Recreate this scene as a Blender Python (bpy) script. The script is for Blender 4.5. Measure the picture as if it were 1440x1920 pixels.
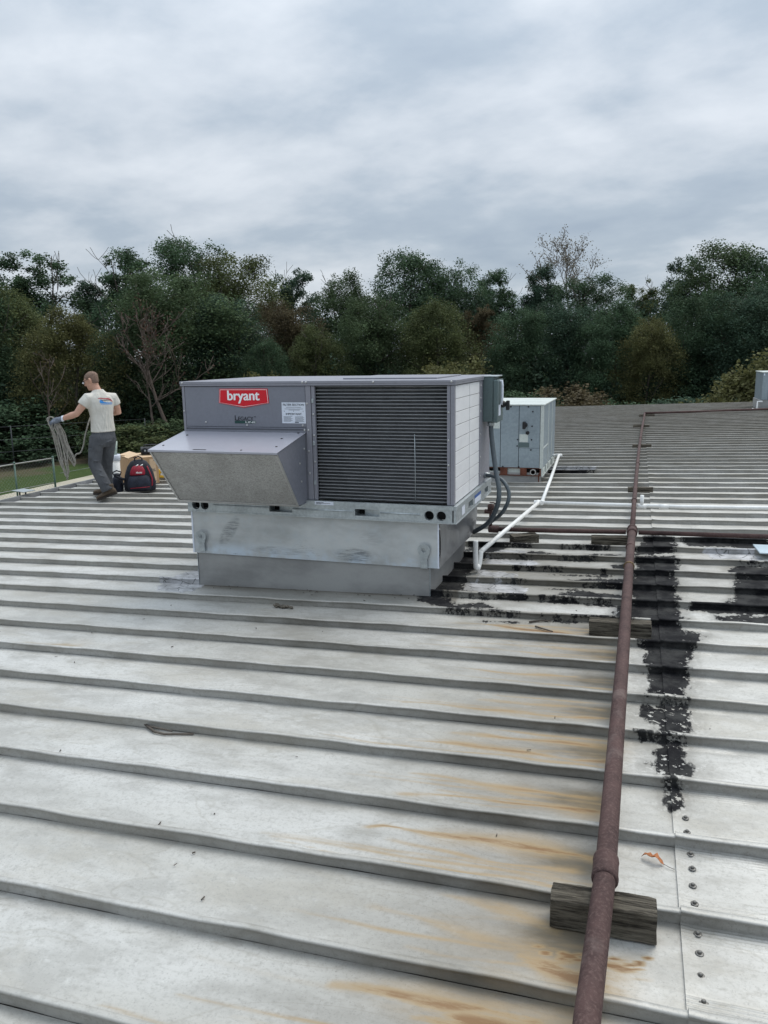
import bpy, bmesh, math, random
import numpy as np
from mathutils import Vector, Matrix, Euler
from mathutils.bvhtree import BVHTree
from math import sin, cos, pi, radians

SC = bpy.context.scene
COL = SC.collection
for o in list(bpy.data.objects): bpy.data.objects.remove(o)

# ------------------------------------------------------------------ camera
YAW, PITCH, ROLL, CAMH, FPX = -0.3106, 0.19478, -0.0159, 1.742, 1477.4
cf = Vector((sin(YAW)*cos(PITCH), cos(YAW)*cos(PITCH), -sin(PITCH)))
cr = Vector((cos(YAW), -sin(YAW), 0)); cu = cr.cross(cf)
cr2 = cr*cos(ROLL)+cu*sin(ROLL); cu2 = cu*cos(ROLL)-cr*sin(ROLL)
cam = bpy.data.cameras.new('camera'); camo = bpy.data.objects.new('camera', cam); COL.objects.link(camo)
camo.matrix_world = Matrix(((cr2.x, cu2.x, -cf.x, 0), (cr2.y, cu2.y, -cf.y, 0), (cr2.z, cu2.z, -cf.z, CAMH), (0, 0, 0, 1)))
cam.sensor_fit = 'VERTICAL'; cam.sensor_height = 24; cam.sensor_width = 18; cam.lens = 24*FPX/1920
cam.clip_start = 0.05; cam.clip_end = 3000
SC.camera = camo
SC.render.resolution_x, SC.render.resolution_y = 768, 1024

# ------------------------------------------------------------------ sky, sun, exposure
SUN_EL, SUN_AZ = radians(58), radians(35)       # azimuth clockwise from +Y
wd = bpy.data.worlds.new('World'); SC.world = wd; wd.use_nodes = True
SKY_GAIN = 1.0
def build_world():
    nt = wd.node_tree; nt.nodes.clear(); L = nt.links.new
    def N(t, **k):
        n = nt.nodes.new(t)
        for a, b in k.items(): setattr(n, a, b)
        return n
    out = N('ShaderNodeOutputWorld'); bg = N('ShaderNodeBackground'); bg.inputs[1].default_value = 0.1
    sky = N('ShaderNodeTexSky'); sky.sky_type = 'NISHITA'; sky.sun_disc = False
    sky.sun_elevation = SUN_EL; sky.sun_rotation = SUN_AZ
    tc = N('ShaderNodeTexCoord'); sep = N('ShaderNodeSeparateXYZ'); L(tc.outputs['Generated'], sep.inputs[0])
    def M(op, a, b=None, clamp=False):
        n = N('ShaderNodeMath'); n.operation = op; n.use_clamp = clamp
        for i, v in enumerate((a, b)):
            if v is None: continue
            if isinstance(v, (int, float)): n.inputs[i].default_value = v
            else: L(v, n.inputs[i])
        return n.outputs[0]
    z = M('MAXIMUM', sep.outputs[2], 0.0)
    dn = M('ADD', z, 0.24)
    comb = N('ShaderNodeCombineXYZ'); L(M('DIVIDE', sep.outputs[0], dn), comb.inputs[0]); L(M('DIVIDE', sep.outputs[1], dn), comb.inputs[1])
    comb.inputs[2].default_value = 3.7
    mp = N('ShaderNodeMapping'); L(comb.outputs[0], mp.inputs[0]); mp.inputs['Rotation'].default_value = (0, 0, radians(28)); mp.inputs['Scale'].default_value = (0.85, 1.0, 1)
    def noise(sc, det, ro, dist=0.0):
        n = N('ShaderNodeTexNoise'); L(mp.outputs[0], n.inputs['Vector'])
        n.inputs['Scale'].default_value = sc; n.inputs['Detail'].default_value = det; n.inputs['Roughness'].default_value = ro; n.inputs['Distortion'].default_value = dist
        return n.outputs[0]
    n1 = noise(0.8, 3, .5, .0); n2 = noise(2.6, 7, .54, .08)
    v = M('ADD', M('MULTIPLY', n1, .46), M('MULTIPLY', n2, .54))
    rp = N('ShaderNodeValToRGB'); L(v, rp.inputs[0])
    e = rp.color_ramp.elements
    e[0].position = .37; e[0].color = (.385, .46, .555, 1)
    e[1].position = .63; e[1].color = (.74, .79, .85, 1)
    a = e.new(.465); a.color = (.46, .535, .62, 1)
    b = e.new(.54); b.color = (.60, .66, .73, 1)
    # an overcast dome brightens smoothly towards the zenith
    zg = M('ADD', 1.0, M('MULTIPLY', M('POWER', z, 2.0), 2.1))
    sc1 = N('ShaderNodeVectorMath', operation='SCALE'); L(rp.outputs[0], sc1.inputs[0]); L(M('MULTIPLY', zg, 7.0*SKY_GAIN), sc1.inputs['Scale'])
    mx = N('ShaderNodeMix', data_type='RGBA'); mx.inputs[0].default_value = .93
    L(sky.outputs[0], mx.inputs[6]); L(sc1.outputs[0], mx.inputs[7])
    L(mx.outputs[2], bg.inputs[0]); L(bg.outputs[0], out.inputs[0])
build_world()
sun = bpy.data.lights.new('sun', 'SUN'); sun.energy = 1.45; sun.angle = radians(40); sun.color = (1, .93, .82)
suno = bpy.data.objects.new('sun', sun); COL.objects.link(suno)
sd = Vector((sin(SUN_AZ)*cos(SUN_EL), cos(SUN_AZ)*cos(SUN_EL), sin(SUN_EL)))
suno.rotation_euler = sd.to_track_quat('Z', 'Y').to_euler()
suno.location = (0, 0, 60)
vs = SC.view_settings; vs.view_transform = 'Standard'; vs.look = 'None'; vs.gamma = 1; vs.exposure = 0.43; vs.use_curve_mapping = False

# ------------------------------------------------------------------ material helpers
class NT:
    def __init__(s, name):
        s.m = bpy.data.materials.new(name); s.m.use_nodes = True; s.t = s.m.node_tree; s.t.nodes.clear()
        s.out = s.n('ShaderNodeOutputMaterial'); s.b = s.n('ShaderNodeBsdfPrincipled'); s.l(s.b.outputs[0], s.out.inputs[0])
        s.tc = s.n('ShaderNodeTexCoord')
    def n(s, t, **k):
        x = s.t.nodes.new(t)
        for a, b in k.items(): setattr(x, a, b)
        return x
    def l(s, a, b): s.t.links.new(a, b)
    def put(s, v, inp):
        if isinstance(v, (int, float)): inp.default_value = v
        elif isinstance(v, (tuple, list)): inp.default_value = tuple(v)+((1,) if len(v) == 3 and len(inp.default_value) == 4 else ())
        else: s.l(v, inp)
    def math(s, op, a, b=None, c=None, clamp=False):
        x = s.n('ShaderNodeMath'); x.operation = op; x.use_clamp = clamp
        for i, v in enumerate((a, b, c)):
            if v is not None: s.put(v, x.inputs[i])
        return x.outputs[0]
    def mix(s, f, a, b, blend='MIX'):
        x = s.n('ShaderNodeMix', data_type='RGBA'); x.blend_type = blend
        s.put(f, x.inputs[0]); s.put(a, x.inputs[6]); s.put(b, x.inputs[7]); return x.outputs[2]
    def vec(s, scale=(1, 1, 1), coord='Object', rot=(0, 0, 0), loc=(0, 0, 0)):
        x = s.n('ShaderNodeMapping'); s.l(s.tc.outputs[coord], x.inputs[0]); x.inputs['Scale'].default_value = scale
        x.inputs['Rotation'].default_value = rot; x.inputs['Location'].default_value = loc; return x.outputs[0]
    def noise(s, scale, detail=4, rough=.55, v=None, dist=0):
        x = s.n('ShaderNodeTexNoise'); x.inputs['Scale'].default_value = scale; x.inputs['Detail'].default_value = detail
        x.inputs['Roughness'].default_value = rough; x.inputs['Distortion'].default_value = dist
        s.l(v if v is not None else s.tc.outputs['Object'], x.inputs['Vector']); return x.outputs[0]
    def wave(s, scale, axis='X', v=None, dist=0):
        x = s.n('ShaderNodeTexWave'); x.bands_direction = axis; x.inputs['Scale'].default_value = scale; x.inputs['Distortion'].default_value = dist
        s.l(v if v is not None else s.tc.outputs['Object'], x.inputs['Vector']); return x.outputs[1]
    def ss(s, v, lo, hi, a=0., b=1.):
        x = s.n('ShaderNodeMapRange'); x.interpolation_type = 'SMOOTHSTEP'
        s.put(v, x.inputs[0]); s.put(lo, x.inputs[1]); s.put(hi, x.inputs[2]); s.put(a, x.inputs[3]); s.put(b, x.inputs[4]); return x.outputs[0]
    def bump(s, h, strength=.3, dist=.01, prev=None):
        x = s.n('ShaderNodeBump'); x.inputs['Strength'].default_value = strength; x.inputs['Distance'].default_value = dist
        s.l(h, x.inputs['Height'])
        if prev is not None: s.l(prev, x.inputs['Normal'])
        return x.outputs[0]
    def fin(s, col=None, rough=None, metal=None, normal=None, spec=None):
        if col is not None: s.put(col, s.b.inputs['Base Color'])
        if rough is not None: s.put(rough, s.b.inputs['Roughness'])
        if metal is not None: s.put(metal, s.b.inputs['Metallic'])
        if spec is not None: s.put(spec, s.b.inputs['Specular IOR Level'])
        if normal is not None: s.l(normal, s.b.inputs['Normal'])
        return s.m

def simple(name, col, rough=.6, metal=0., var=.18, scale=6., fine=60., bump=.15, spec=.4, rv=.08):
    t = NT(name)
    n = t.math('ADD', t.math('MULTIPLY', t.noise(scale, 5, .6), .6), t.math('MULTIPLY', t.noise(fine, 3, .6), .4))
    dark = tuple(c*(1-var*1.6) for c in col); lite = tuple(min(1, c*(1+var*1.3)) for c in col)
    c = t.mix(t.ss(n, .3, .7), dark, lite)
    r = t.ss(n, .3, .7, min(1, rough+rv), max(.05, rough-rv))
    nm = t.bump(t.noise(fine*2, 3, .6), bump, .004) if bump else None
    return t.fin(c, r, metal, nm, spec)

M = {}
M['grey_paint'] = simple('grey_paint', (.198, .205, .240), .42, .05, .05, 2.5, 40, 0)
M['grey_paint_light'] = simple('grey_paint_light', (.25, .25, .285), .38, .1, .05, 2.5, 40, 0)
M['galv'] = simple('galvanised', (.43, .47, .485), .38, .55, .16, 5, 45, .06)
M['screw'] = simple('screw_metal', (.5, .5, .5), .35, .7, .1, 20, 90, .05)
M['black'] = simple('black_plastic', (.012, .012, .014), .5, 0, .2, 10, 80, .1)
M['dark_hole'] = simple('dark_interior', (.01, .01, .011), .9, 0, .2, 10, 80, 0)
M['white_pvc'] = simple('white_pvc', (.74, .74, .72), .4, 0, .07, 8, 60, .05)
M['conduit'] = simple('grey_conduit', (.085, .105, .118), .5, 0, .12, 8, 80, .1)
M['box_green'] = simple('grey_green_enamel', (.105, .145, .148), .45, .15, .08, 4, 50, .04)
M['white_label'] = simple('white_label', (.66, .7, .78), .5, 0, .04, 20, 80, 0)
M['ink'] = simple('dark_ink', (.045, .055, .075), .6, 0, .1, 20, 80, 0)
M['badge_red'] = simple('badge_red', (.62, .012, .025), .35, 0, .05, 8, 60, 0)
M['badge_white'] = simple('badge_white', (.85, .85, .85), .4, 0, .03, 8, 60, 0)
M['green_bar'] = simple('dark_green_print', (.018, .06, .055), .5, 0, .05, 8, 60, 0)
M['black_print'] = simple('black_print', (.012, .012, .02), .5, 0, .05, 8, 60, 0)

def m_galv_plate():
    # galvanised sheet: spangle blotches, pale runs, black scuffs low down
    t = NT('galvanised_sheet')
    big = t.noise(1.6, 5, .6, t.vec((1, 1, 2.2))); mid = t.noise(9, 4, .6); 
    c = t.mix(t.ss(big, .35, .65), (.40, .415, .415), (.56, .58, .58))
    c = t.mix(t.ss(mid, .45, .75, 0, .5), c, (.46, .52, .56))
    geo = t.n('ShaderNodeSeparateXYZ'); t.l(t.tc.outputs['Object'], geo.inputs[0])
    low = t.ss(geo.outputs[2], .13, .02)
    chalk = t.math('MULTIPLY', low, t.ss(t.noise(4, 5, .6), .38, .62))
    c = t.mix(chalk, c, (.56, .64, .72))
    scr = t.noise(40, 6, .75, t.vec((.35, .35, 2.8), rot=(0, radians(18), 0)))
    place = t.noise(3.1, 2, .5, t.vec((1, 1, 1.6), loc=(1.7, 0, .4)))
    sm = t.math('MULTIPLY', t.ss(scr, .53, .62), t.ss(place, .56, .70))
    def blob(x, z, rx, rz, sk=0.):
        dx = t.math('MULTIPLY', t.math('ADD', t.math('ADD', geo.outputs[0], -x), t.math('MULTIPLY', t.math('ADD', geo.outputs[2], -z), -sk)), 1/rx)
        dz = t.math('MULTIPLY', t.math('ADD', geo.outputs[2], -z), 1/rz)
        return t.ss(t.math('ADD', t.math('POWER', dx, 2), t.math('POWER', dz, 2)), 1., .25)
    b = t.math('MAXIMUM', blob(.34, .20, .075, .14, .6), blob(1.40, .06, .18, .07))
    b = t.math('MAXIMUM', b, t.math('MULTIPLY', blob(.75, .06, .30, .04), .6))
    b = t.math('MAXIMUM', b, t.math('MULTIPLY', blob(1.55, .2, .12, .06), .35))
    sc2 = t.noise(34, 6, .78, t.vec((.22, .22, 3.4), rot=(0, radians(-14), 0)))
    sm = t.math('MAXIMUM', t.math('MULTIPLY', sm, .45), t.math('MULTIPLY', t.math('MULTIPLY', b, t.ss(t.noise(9, 4, .7), .25, .5)), t.math('MULTIPLY', t.ss(sc2, .40, .62), .8)))
    c = t.mix(t.math('MULTIPLY', sm, .85), c, (.035, .04, .048))
    return t.fin(c, t.ss(mid, .3, .7, .52, .36), .45, t.bump(big, .12, .02))
M['galv_plate'] = m_galv_plate()
def m_shiny_plate():
    t = NT('shiny_galvanised_sheet')
    big = t.noise(2.2, 5, .6); c = t.mix(t.ss(big, .35, .65), (.27, .275, .285), (.40, .41, .42))
    return t.fin(c, t.ss(t.noise(3, 3, .5), .3, .7, .36, .28), .6, t.bump(t.noise(2.6, 2, .5), .35, .05))
M['galv_shiny'] = m_shiny_plate()
def m_curb():
    t = NT('curb_sheet')
    geo = t.n('ShaderNodeSeparateXYZ'); t.l(t.tc.outputs['Object'], geo.inputs[0])
    big = t.noise(1.4, 5, .6, t.vec((1, 1, 2))); c = t.mix(t.ss(big, .35, .65), (.24, .24, .235), (.36, .36, .35))
    c = t.mix(t.math('MULTIPLY', t.ss(t.noise(70, 4, .6), .5, .7), .3), c, (.3, .3, .29))
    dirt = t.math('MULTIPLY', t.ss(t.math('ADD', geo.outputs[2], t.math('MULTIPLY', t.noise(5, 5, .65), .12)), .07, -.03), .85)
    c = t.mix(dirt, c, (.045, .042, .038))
    return t.fin(c, .55, .3, t.bump(t.noise(60, 3, .6), .1, .004))
M['curb'] = m_curb()
def m_rust_pipe():
    t = NT('rusty_brown_pipe')
    a = t.noise(7, 6, .65); b = t.noise(90, 4, .7)
    c = t.mix(t.ss(a, .3, .7), (.043, .025, .024), (.084, .049, .045))
    c = t.mix(t.ss(b, .45, .7, 0, .75), c, (.125, .082, .073))
    c = t.mix(t.math('MULTIPLY', t.ss(t.noise(3.2, 5, .7), .58, .72), .5), c, (.17, .13, .118))
    return t.fin(c, .8, 0, t.bump(b, .5, .003), .25)
M['pipe'] = m_rust_pipe()
def m_wood():
    t = NT('weathered_timber')
    g = t.noise(13, 6, .72, t.vec((.32, 6, 6))); k = t.noise(3, 4, .6)
    c = t.mix(t.ss(g, .36, .64), (.020, .017, .013), (.15, .133, .105))
    c = t.mix(t.ss(k, .55, .7, 0, .45), c, (.06, .07, .05))
    c = t.mix(t.math('MULTIPLY', t.ss(t.noise(4.4, 3, .5, t.vec((1, 1, 1), loc=(3, 1, 2))), .54, .63), .8), c, (.17, .06, .032))
    return t.fin(c, .9, 0, t.bump(g, 1., .012), .2)
M['wood'] = m_wood()

def m_roof():
    t = NT('weathered_roof_metal')
    at = t.n('ShaderNodeAttribute'); at.attribute_name = 'marks'
    sp = t.n('ShaderNodeSeparateColor'); t.l(at.outputs['Color'], sp.inputs[0])
    geoy = t.n('ShaderNodeSeparateXYZ'); t.l(t.tc.outputs['Object'], geoy.inputs[0])
    tar, rust, grime_shade, seal = sp.outputs[0], sp.outputs[1], sp.outputs[2], at.outputs['Alpha']
    V = t.vec((1, 1, 1)); VS = t.vec((.35, 1.6, 1))
    big = t.noise(.9, 5, .6, VS); mid = t.noise(5.5, 6, .68, t.vec((.6, 1.2, 1))); fine = t.noise(55, 4, .65); pit = t.noise(150, 3, .7)
    c = t.mix(t.ss(big, .34, .66), (.485, .478, .445), (.592, .59, .567))
    c = t.mix(t.ss(mid, .42, .68, 0, .72), c, (.385, .375, .345))
    c = t.mix(t.math('MULTIPLY', t.ss(t.noise(2.1, 6, .7, t.vec((.5, 1.2, 1), loc=(4, 2, 0))), .50, .66), .5), c, (.40, .375, .32))
    c = t.mix(t.ss(t.noise(14, 6, .72), .55, .75, 0, .4), c, (.69, .69, .665))
    c = t.mix(t.ss(fine, .48, .70, 0, .5), c, (.345, .34, .315))
    c = t.mix(t.ss(t.noise(28, 5, .7, t.vec((.5, 1.5, 1))), .55, .7, 0, .35), c, (.30, .285, .25))
    c = t.mix(t.ss(pit, .56, .70, 0, .55), c, (.25, .25, .235))
    # rings of dried puddles
    pud = t.noise(1.7, 3, .5, t.vec((.55, 1.5, 1)), .6)
    ring = t.ss(t.math('ABSOLUTE', t.math('ADD', pud, -.5)), .010, .0)
    c = t.mix(t.math('MULTIPLY', ring, .22), c, (.27, .25, .20))
    # broken-up dirt with painted rib shade
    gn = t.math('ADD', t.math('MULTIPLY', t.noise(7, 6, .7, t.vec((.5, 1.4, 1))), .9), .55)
    gr = t.math('MULTIPLY', grime_shade, gn, clamp=True)
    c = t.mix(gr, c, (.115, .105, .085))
    # rust runs
    rn = t.math('MULTIPLY', rust, t.ss(t.noise(8, 6, .72, t.vec((.45, 2.2, 1))), .25, .6, .35, 1.15), clamp=True)
    c = t.mix(t.math('MULTIPLY', t.ss(rn, -.04, .66), .8), c, (.335, .24, .125))
    c = t.mix(t.math('MULTIPLY', t.ss(rn, .5, 1.1), .85), c, (.185, .095, .040))
    # grey lap sealant, cracked
    sl = t.ss(t.math('ADD', seal, t.math('MULTIPLY', t.math('ADD', t.noise(16, 5, .65), -.5), .16)), -.006, .02)
    vo = t.n('ShaderNodeTexVoronoi', feature='DISTANCE_TO_EDGE'); vo.inputs['Scale'].default_value = 9
    wv = t.vec((.8, 1.6, 1)); t.l(wv, vo.inputs['Vector'])
    crack = t.ss(t.math('ADD', vo.outputs[0], t.math('MULTIPLY', t.noise(25, 3, .6), .05)), .055, .035)
    sc = t.mix(t.ss(t.noise(8, 5, .65), .35, .65), (.27, .27, .27), (.47, .47, .48))
    sc = t.mix(t.math('MULTIPLY', crack, .8), sc, (.05, .05, .05))
    c = t.mix(sl, c, sc)
    # tar and one painted shade patch, ragged and scratched
    ed = t.math('ADD', t.math('MULTIPLY', t.math('ADD', t.noise(8, 5, .62, t.vec((1.5, .6, 1))), -.5), .15), t.math('MULTIPLY', t.math('ADD', t.noise(36, 4, .6, t.vec((1.4, .55, 1))), -.5), .07))
    hole = t.math('MULTIPLY', t.ss(t.noise(36, 4, .65, t.vec((.8, .8, 1))), .56, .64), t.ss(geoy.outputs[1], 4.3, 3.9, .28, 1.))
    hole = t.math('MULTIPLY', hole, t.ss(t.noise(5.3, 2, .5, t.vec((1, 1, 1), loc=(.6, .25, 0))), .36, .5))
    ed = t.math('SUBTRACT', ed, t.math('MULTIPLY', hole, .16))
    tv = t.math('ADD', tar, ed)
    c = t.mix(t.math('MULTIPLY', t.ss(tv, -.09, .0), .42), c, (.16, .15, .13))
    tm = t.ss(tv, -.006, .016)
    dust = t.ss(t.noise(6, 5, .65), .38, .66)
    tc_ = t.mix(dust, (.008, .008, .0095), (.040, .040, .039))
    tc_ = t.mix(t.ss(t.noise(120, 3, .7), .6, .75, 0, .5), tc_, (.07, .07, .07))
    c = t.mix(tm, c, tc_)
    h = t.math('ADD', t.math('MULTIPLY', t.math('ADD', tm, sl), 1.), t.math('MULTIPLY', t.noise(40, 4, .7), t.math('ADD', .12, t.math('MULTIPLY', tm, .9))))
    nb = t.bump(h, .7, .006)
    nb = t.bump(t.noise(2.2, 3, .5, t.vec((.5, 1.5, 1))), .22, .02, nb)
    r = t.ss(mid, .3, .7, .55, .42)
    r = t.math('MULTIPLY', r, t.math('ADD', 1., t.math('MULTIPLY', gr, .5)))
    r = t.math('MAXIMUM', r, t.math('MULTIPLY', tm, .8))
    spc = t.ss(tm, 0, 1, .4, .12)
    met = t.math('MULTIPLY', t.math('SUBTRACT', 1., t.math('MAXIMUM', tm, sl)), .28)
    return t.fin(c, r, met, nb, spc)
M['roof'] = m_roof()

# ------------------------------------------------------------------ geometry helpers
class MB:
    def __init__(s): s.v = []; s.f = []; s.sm = []
    def add(s, vs, fs, smooth=False):
        b = len(s.v); s.v += [tuple(v) for v in vs]; s.f += [tuple(i+b for i in f) for f in fs]; s.sm += [smooth]*len(fs); return s
    def box(s, x0, x1, y0, y1, z0, z1, mx=None):
        vs = [Vector((x, y, z)) for z in (z0, z1) for y in (y0, y1) for x in (x0, x1)]
        if mx is not None: vs = [mx @ v for v in vs]
        return s.add(vs, [(0, 2, 3, 1), (4, 5, 7, 6), (0, 1, 5, 4), (2, 6, 7, 3), (0, 4, 6, 2), (1, 3, 7, 5)])
    def poly_prism(s, pts, a, b, axis='y'):
        # pts: 2-D outline in (x,z) for axis y, (x,y) for axis z, (y,z) for axis x
        def P(p, k): return {'y': (p[0], k, p[1]), 'z': (p[0], p[1], k), 'x': (k, p[0], p[1])}[axis]
        n = len(pts); vs = [P(p, a) for p in pts]+[P(p, b) for p in pts]
        return s.add(vs, [tuple(range(n)), tuple(range(2*n-1, n-1, -1))]+[(i, i+n, (i+1) % n+n, (i+1) % n) for i in range(n)])
    def tube(s, pts, r, n=10, caps=True, closed=False):
        pts = [Vector(p) for p in pts]; m = len(pts); rs = r if isinstance(r, (list, tuple)) else [r]*m
        T = []
        for i in range(m):
            a = pts[(i-1) % m] if (i or closed) else pts[0]; b = pts[(i+1) % m] if (i < m-1 or closed) else pts[-1]
            d = (b-a); T.append(d.normalized() if d.length > 1e-9 else Vector((0, 0, 1)))
        up = Vector((0, 0, 1)) if abs(T[0].z) < .9 else Vector((1, 0, 0))
        x = T[0].cross(up).normalized(); vs = []
        for i in range(m):
            x = (x-T[i]*x.dot(T[i]))
            x = x.normalized() if x.length > 1e-6 else T[i].orthogonal().normalized()
            y = T[i].cross(x)
            for k in range(n):
                a = 2*pi*k/n; vs.append(pts[i]+(x*cos(a)+y*sin(a))*rs[i])
        fs = []
        for i in range(m if closed else m-1):
            j = (i+1) % m
            for k in range(n): fs.append((i*n+k, i*n+(k+1) % n, j*n+(k+1) % n, j*n+k))
        s.add(vs, fs, True)
        if caps and not closed:
            b = len(s.v)-m*n
            s.f += [tuple(b+k for k in range(n-1, -1, -1)), tuple(b+(m-1)*n+k for k in range(n))]; s.sm += [False, False]
        return s
    def lathe(s, prof, c=(0, 0, 0), n=20, axis='z'):
        vs = []; m = len(prof)
        for (r, h) in prof:
            for k in range(n):
                a = 2*pi*k/n; p = {'z': (r*cos(a), r*sin(a), h), 'y': (r*cos(a), h, r*sin(a)), 'x': (h, r*cos(a), r*sin(a))}[axis]
                vs.append((p[0]+c[0], p[1]+c[1], p[2]+c[2]))
        fs = [(i*n+k, i*n+(k+1) % n, (i+1)*n+(k+1) % n, (i+1)*n+k) for i in range(m-1) for k in range(n)]
        s.add(vs, fs, True); b = len(s.v)-m*n
        s.f += [tuple(b+k for k in range(n-1, -1, -1)), tuple(b+(m-1)*n+k for k in range(n))]; s.sm += [False, False]
        return s
    def rings(s, rs, smooth=True, caps=True):
        n = len(rs[0]); m = len(rs); vs = [p for r in rs for p in r]
        fs = [(i*n+k, i*n+(k+1) % n, (i+1)*n+(k+1) % n, (i+1)*n+k) for i in range(m-1) for k in range(n)]
        s.add(vs, fs, smooth); b = len(s.v)-m*n
        if caps: s.f += [tuple(b+k for k in range(n-1, -1, -1)), tuple(b+(m-1)*n+k for k in range(n))]; s.sm += [smooth, smooth]
        return s
    def sphere(s, c, r, nu=12, nv=8):
        c = Vector(c); r = r if isinstance(r, (tuple, list)) else (r, r, r); rs = []
        for j in range(1, nv):
            th = pi*j/nv; rs.append([(c.x+r[0]*sin(th)*cos(2*pi*k/nu), c.y+r[1]*sin(th)*sin(2*pi*k/nu), c.z-r[2]*cos(th)) for k in range(nu)])
        return s.rings(rs)
    def mesh(s, name, mat):
        me = bpy.data.meshes.new(name); me.from_pydata(s.v, [], s.f); me.polygons.foreach_set('use_smooth', s.sm)
        if mat: me.materials.append(mat)
        me.update(); return me
    def build(s, name, mat, parent=None, loc=None, rot=None, bevel=0, fixn=True):
        me = s.mesh(name, mat)
        if fixn:
            bm = bmesh.new(); bm.from_mesh(me); bmesh.ops.recalc_face_normals(bm, faces=bm.faces); bm.to_mesh(me); bm.free()
        o = bpy.data.objects.new(name, me); COL.objects.link(o)
        if parent: o.parent = parent
        if loc: o.location = loc
        if rot: o.rotation_euler = rot
        if bevel:
            b = o.modifiers.new('bevel', 'BEVEL'); b.width = bevel; b.segments = 2; b.limit_method = 'ANGLE'; b.angle_limit = radians(40)
        return o
def tag(o, label=None, cat=None, group=None, kind=None):
    if label: o['label'] = label
    if cat: o['category'] = cat
    if group: o['group'] = group
    if kind: o['kind'] = kind
    return o
def thing(name, loc=(0, 0, 0), rotz=0, label=None, cat=None, group=None, kind=None):
    o = bpy.data.objects.new(name, None); COL.objects.link(o); o.location = loc; o.rotation_euler = (0, 0, rotz); o.empty_display_size = .1
    return tag(o, label, cat, group, kind)
def copy_tree(o, parent=None):
    c = o.copy(); COL.objects.link(c); c.parent = parent
    for ch in o.children: copy_tree(ch, c)
    return c
def text_mesh(body, w, h, bold=0., extrude=.0015, shear=0.):
    cu_ = bpy.data.curves.new('text', 'FONT'); cu_.body = body; cu_.size = 1; cu_.offset = bold; cu_.extrude = 0; cu_.shear = shear
    o = bpy.data.objects.new('text', cu_); COL.objects.link(o)
    me = bpy.data.meshes.new_from_object(o); bpy.data.objects.remove(o); bpy.data.curves.remove(cu_)
    P = np.array([v.co[:] for v in me.vertices]); lo, hi = P.min(0), P.max(0)
    for v in me.vertices:
        v.co = ((v.co.x-lo[0])/(hi[0]-lo[0])*w-w/2, 0, (v.co.y-lo[1])/(hi[1]-lo[1])*h-h/2)
    me.materials.clear()
    if not extrude: return me
    bm = bmesh.new(); bm.from_mesh(me)
    r = bmesh.ops.extrude_face_region(bm, geom=bm.faces[:])
    for e_ in r['geom']:
        if isinstance(e_, bmesh.types.BMVert): e_.co.y -= extrude
    bmesh.ops.recalc_face_normals(bm, faces=bm.faces); bm.to_mesh(me); bm.free(); return me
def text(name, body, w, h, mat, parent, loc, rotz=0, bold=0., shear=0.):
    me = text_mesh(body, w, h, bold, .0015, shear); me.name = name; me.materials.append(mat)
    o = bpy.data.objects.new(name, me); COL.objects.link(o); o.parent = parent; o.location = loc; o.rotation_euler = (0, 0, rotz); return o
def plate_holes(mb, x0, x1, z0, z1, y, holes):
    """vertical plate in the plane y with round holes (cx, cz, r); holes sorted by cx and apart"""
    cuts = [x0]+[ (holes[i][0]+holes[i+1][0])/2 for i in range(len(holes)-1)]+[x1]
    for (cx, cz, r), a, b in zip(holes, cuts[:-1], cuts[1:]):
        n = 24; C = []; B = []
        angs = [2*pi*k/n for k in range(n)]
        for q in ((a, z0), (b, z0), (b, z1), (a, z1)): angs.append(math.atan2(q[1]-cz, q[0]-cx) % (2*pi))
        angs = sorted(set(round(q, 6) for q in angs))
        for g in angs:
            dx, dz = cos(g), sin(g); ts = []
            if dx > 1e-9: ts.append((b-cx)/dx)
            if dx < -1e-9: ts.append((a-cx)/dx)
            if dz > 1e-9: ts.append((z1-cz)/dz)
            if dz < -1e-9: ts.append((z0-cz)/dz)
            t = min(ts); C.append((cx+r*dx, y, cz+r*dz)); B.append((cx+t*dx, y, cz+t*dz))
        m = len(angs)
        mb.add(C+B, [(k, (k+1) % m, (k+1) % m+m, k+m) for k in range(m)])
        mb.add(C+[(p[0], y+.035, p[2]) for p in C], [(k, k+m, (k+1) % m+m, (k+1) % m) for k in range(m)], True)

S = 0.0285                       # roof rises to the right
PITCHR, Y0 = 0.4064, 1.50        # rib spacing, y of one rib
EAVE = -8.55; SEAM = .198
GZ = -4.15
def rz(x): return S*x

# ------------------------------------------------------------------ ground, path
def m_ground():
    t = NT('grass_ground')
    geo = t.n('ShaderNodeSeparateXYZ'); t.l(t.tc.outputs['Object'], geo.inputs[0])
    a = t.noise(.22, 5, .6); b = t.noise(2.2, 5, .7); f = t.noise(14, 4, .7)
    g = t.mix(t.ss(f, .3, .7), (.026, .046, .014), (.062, .092, .030))
    g = t.mix(t.ss(b, .5, .75, 0, .5), g, (.11, .11, .045))
    lit = t.mix(t.ss(f, .3, .7), (.055, .043, .030), (.13, .10, .07))
    edge = t.math('ADD', geo.outputs[0], t.math('MULTIPLY', t.math('ADD', t.noise(.35, 4, .6), -.5), 6.))
    w = t.ss(edge, -30.6, -32.4)
    c = t.mix(t.math('MULTIPLY', w, t.ss(a, .3, .6, .55, 1.)), g, lit)
    return t.fin(c, .95, 0, t.bump(f, .8, .06), .1)
M['ground'] = m_ground()
gm = MB(); gx = [-700, -300, -150]+[-120+4*i for i in range(0, 51)]+[150, 300, 700]; gy = [-300, -100]+[-40+4*i for i in range(0, 41)]+[200, 400, 900]
rg = random.Random(4)
def gh(x, y):
    d = math.hypot(x, y); return GZ+(.25*sin(x*.21)*cos(y*.17)+.15*sin(x*.5+y*.3) if d > 20 else 0)-.1
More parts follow.
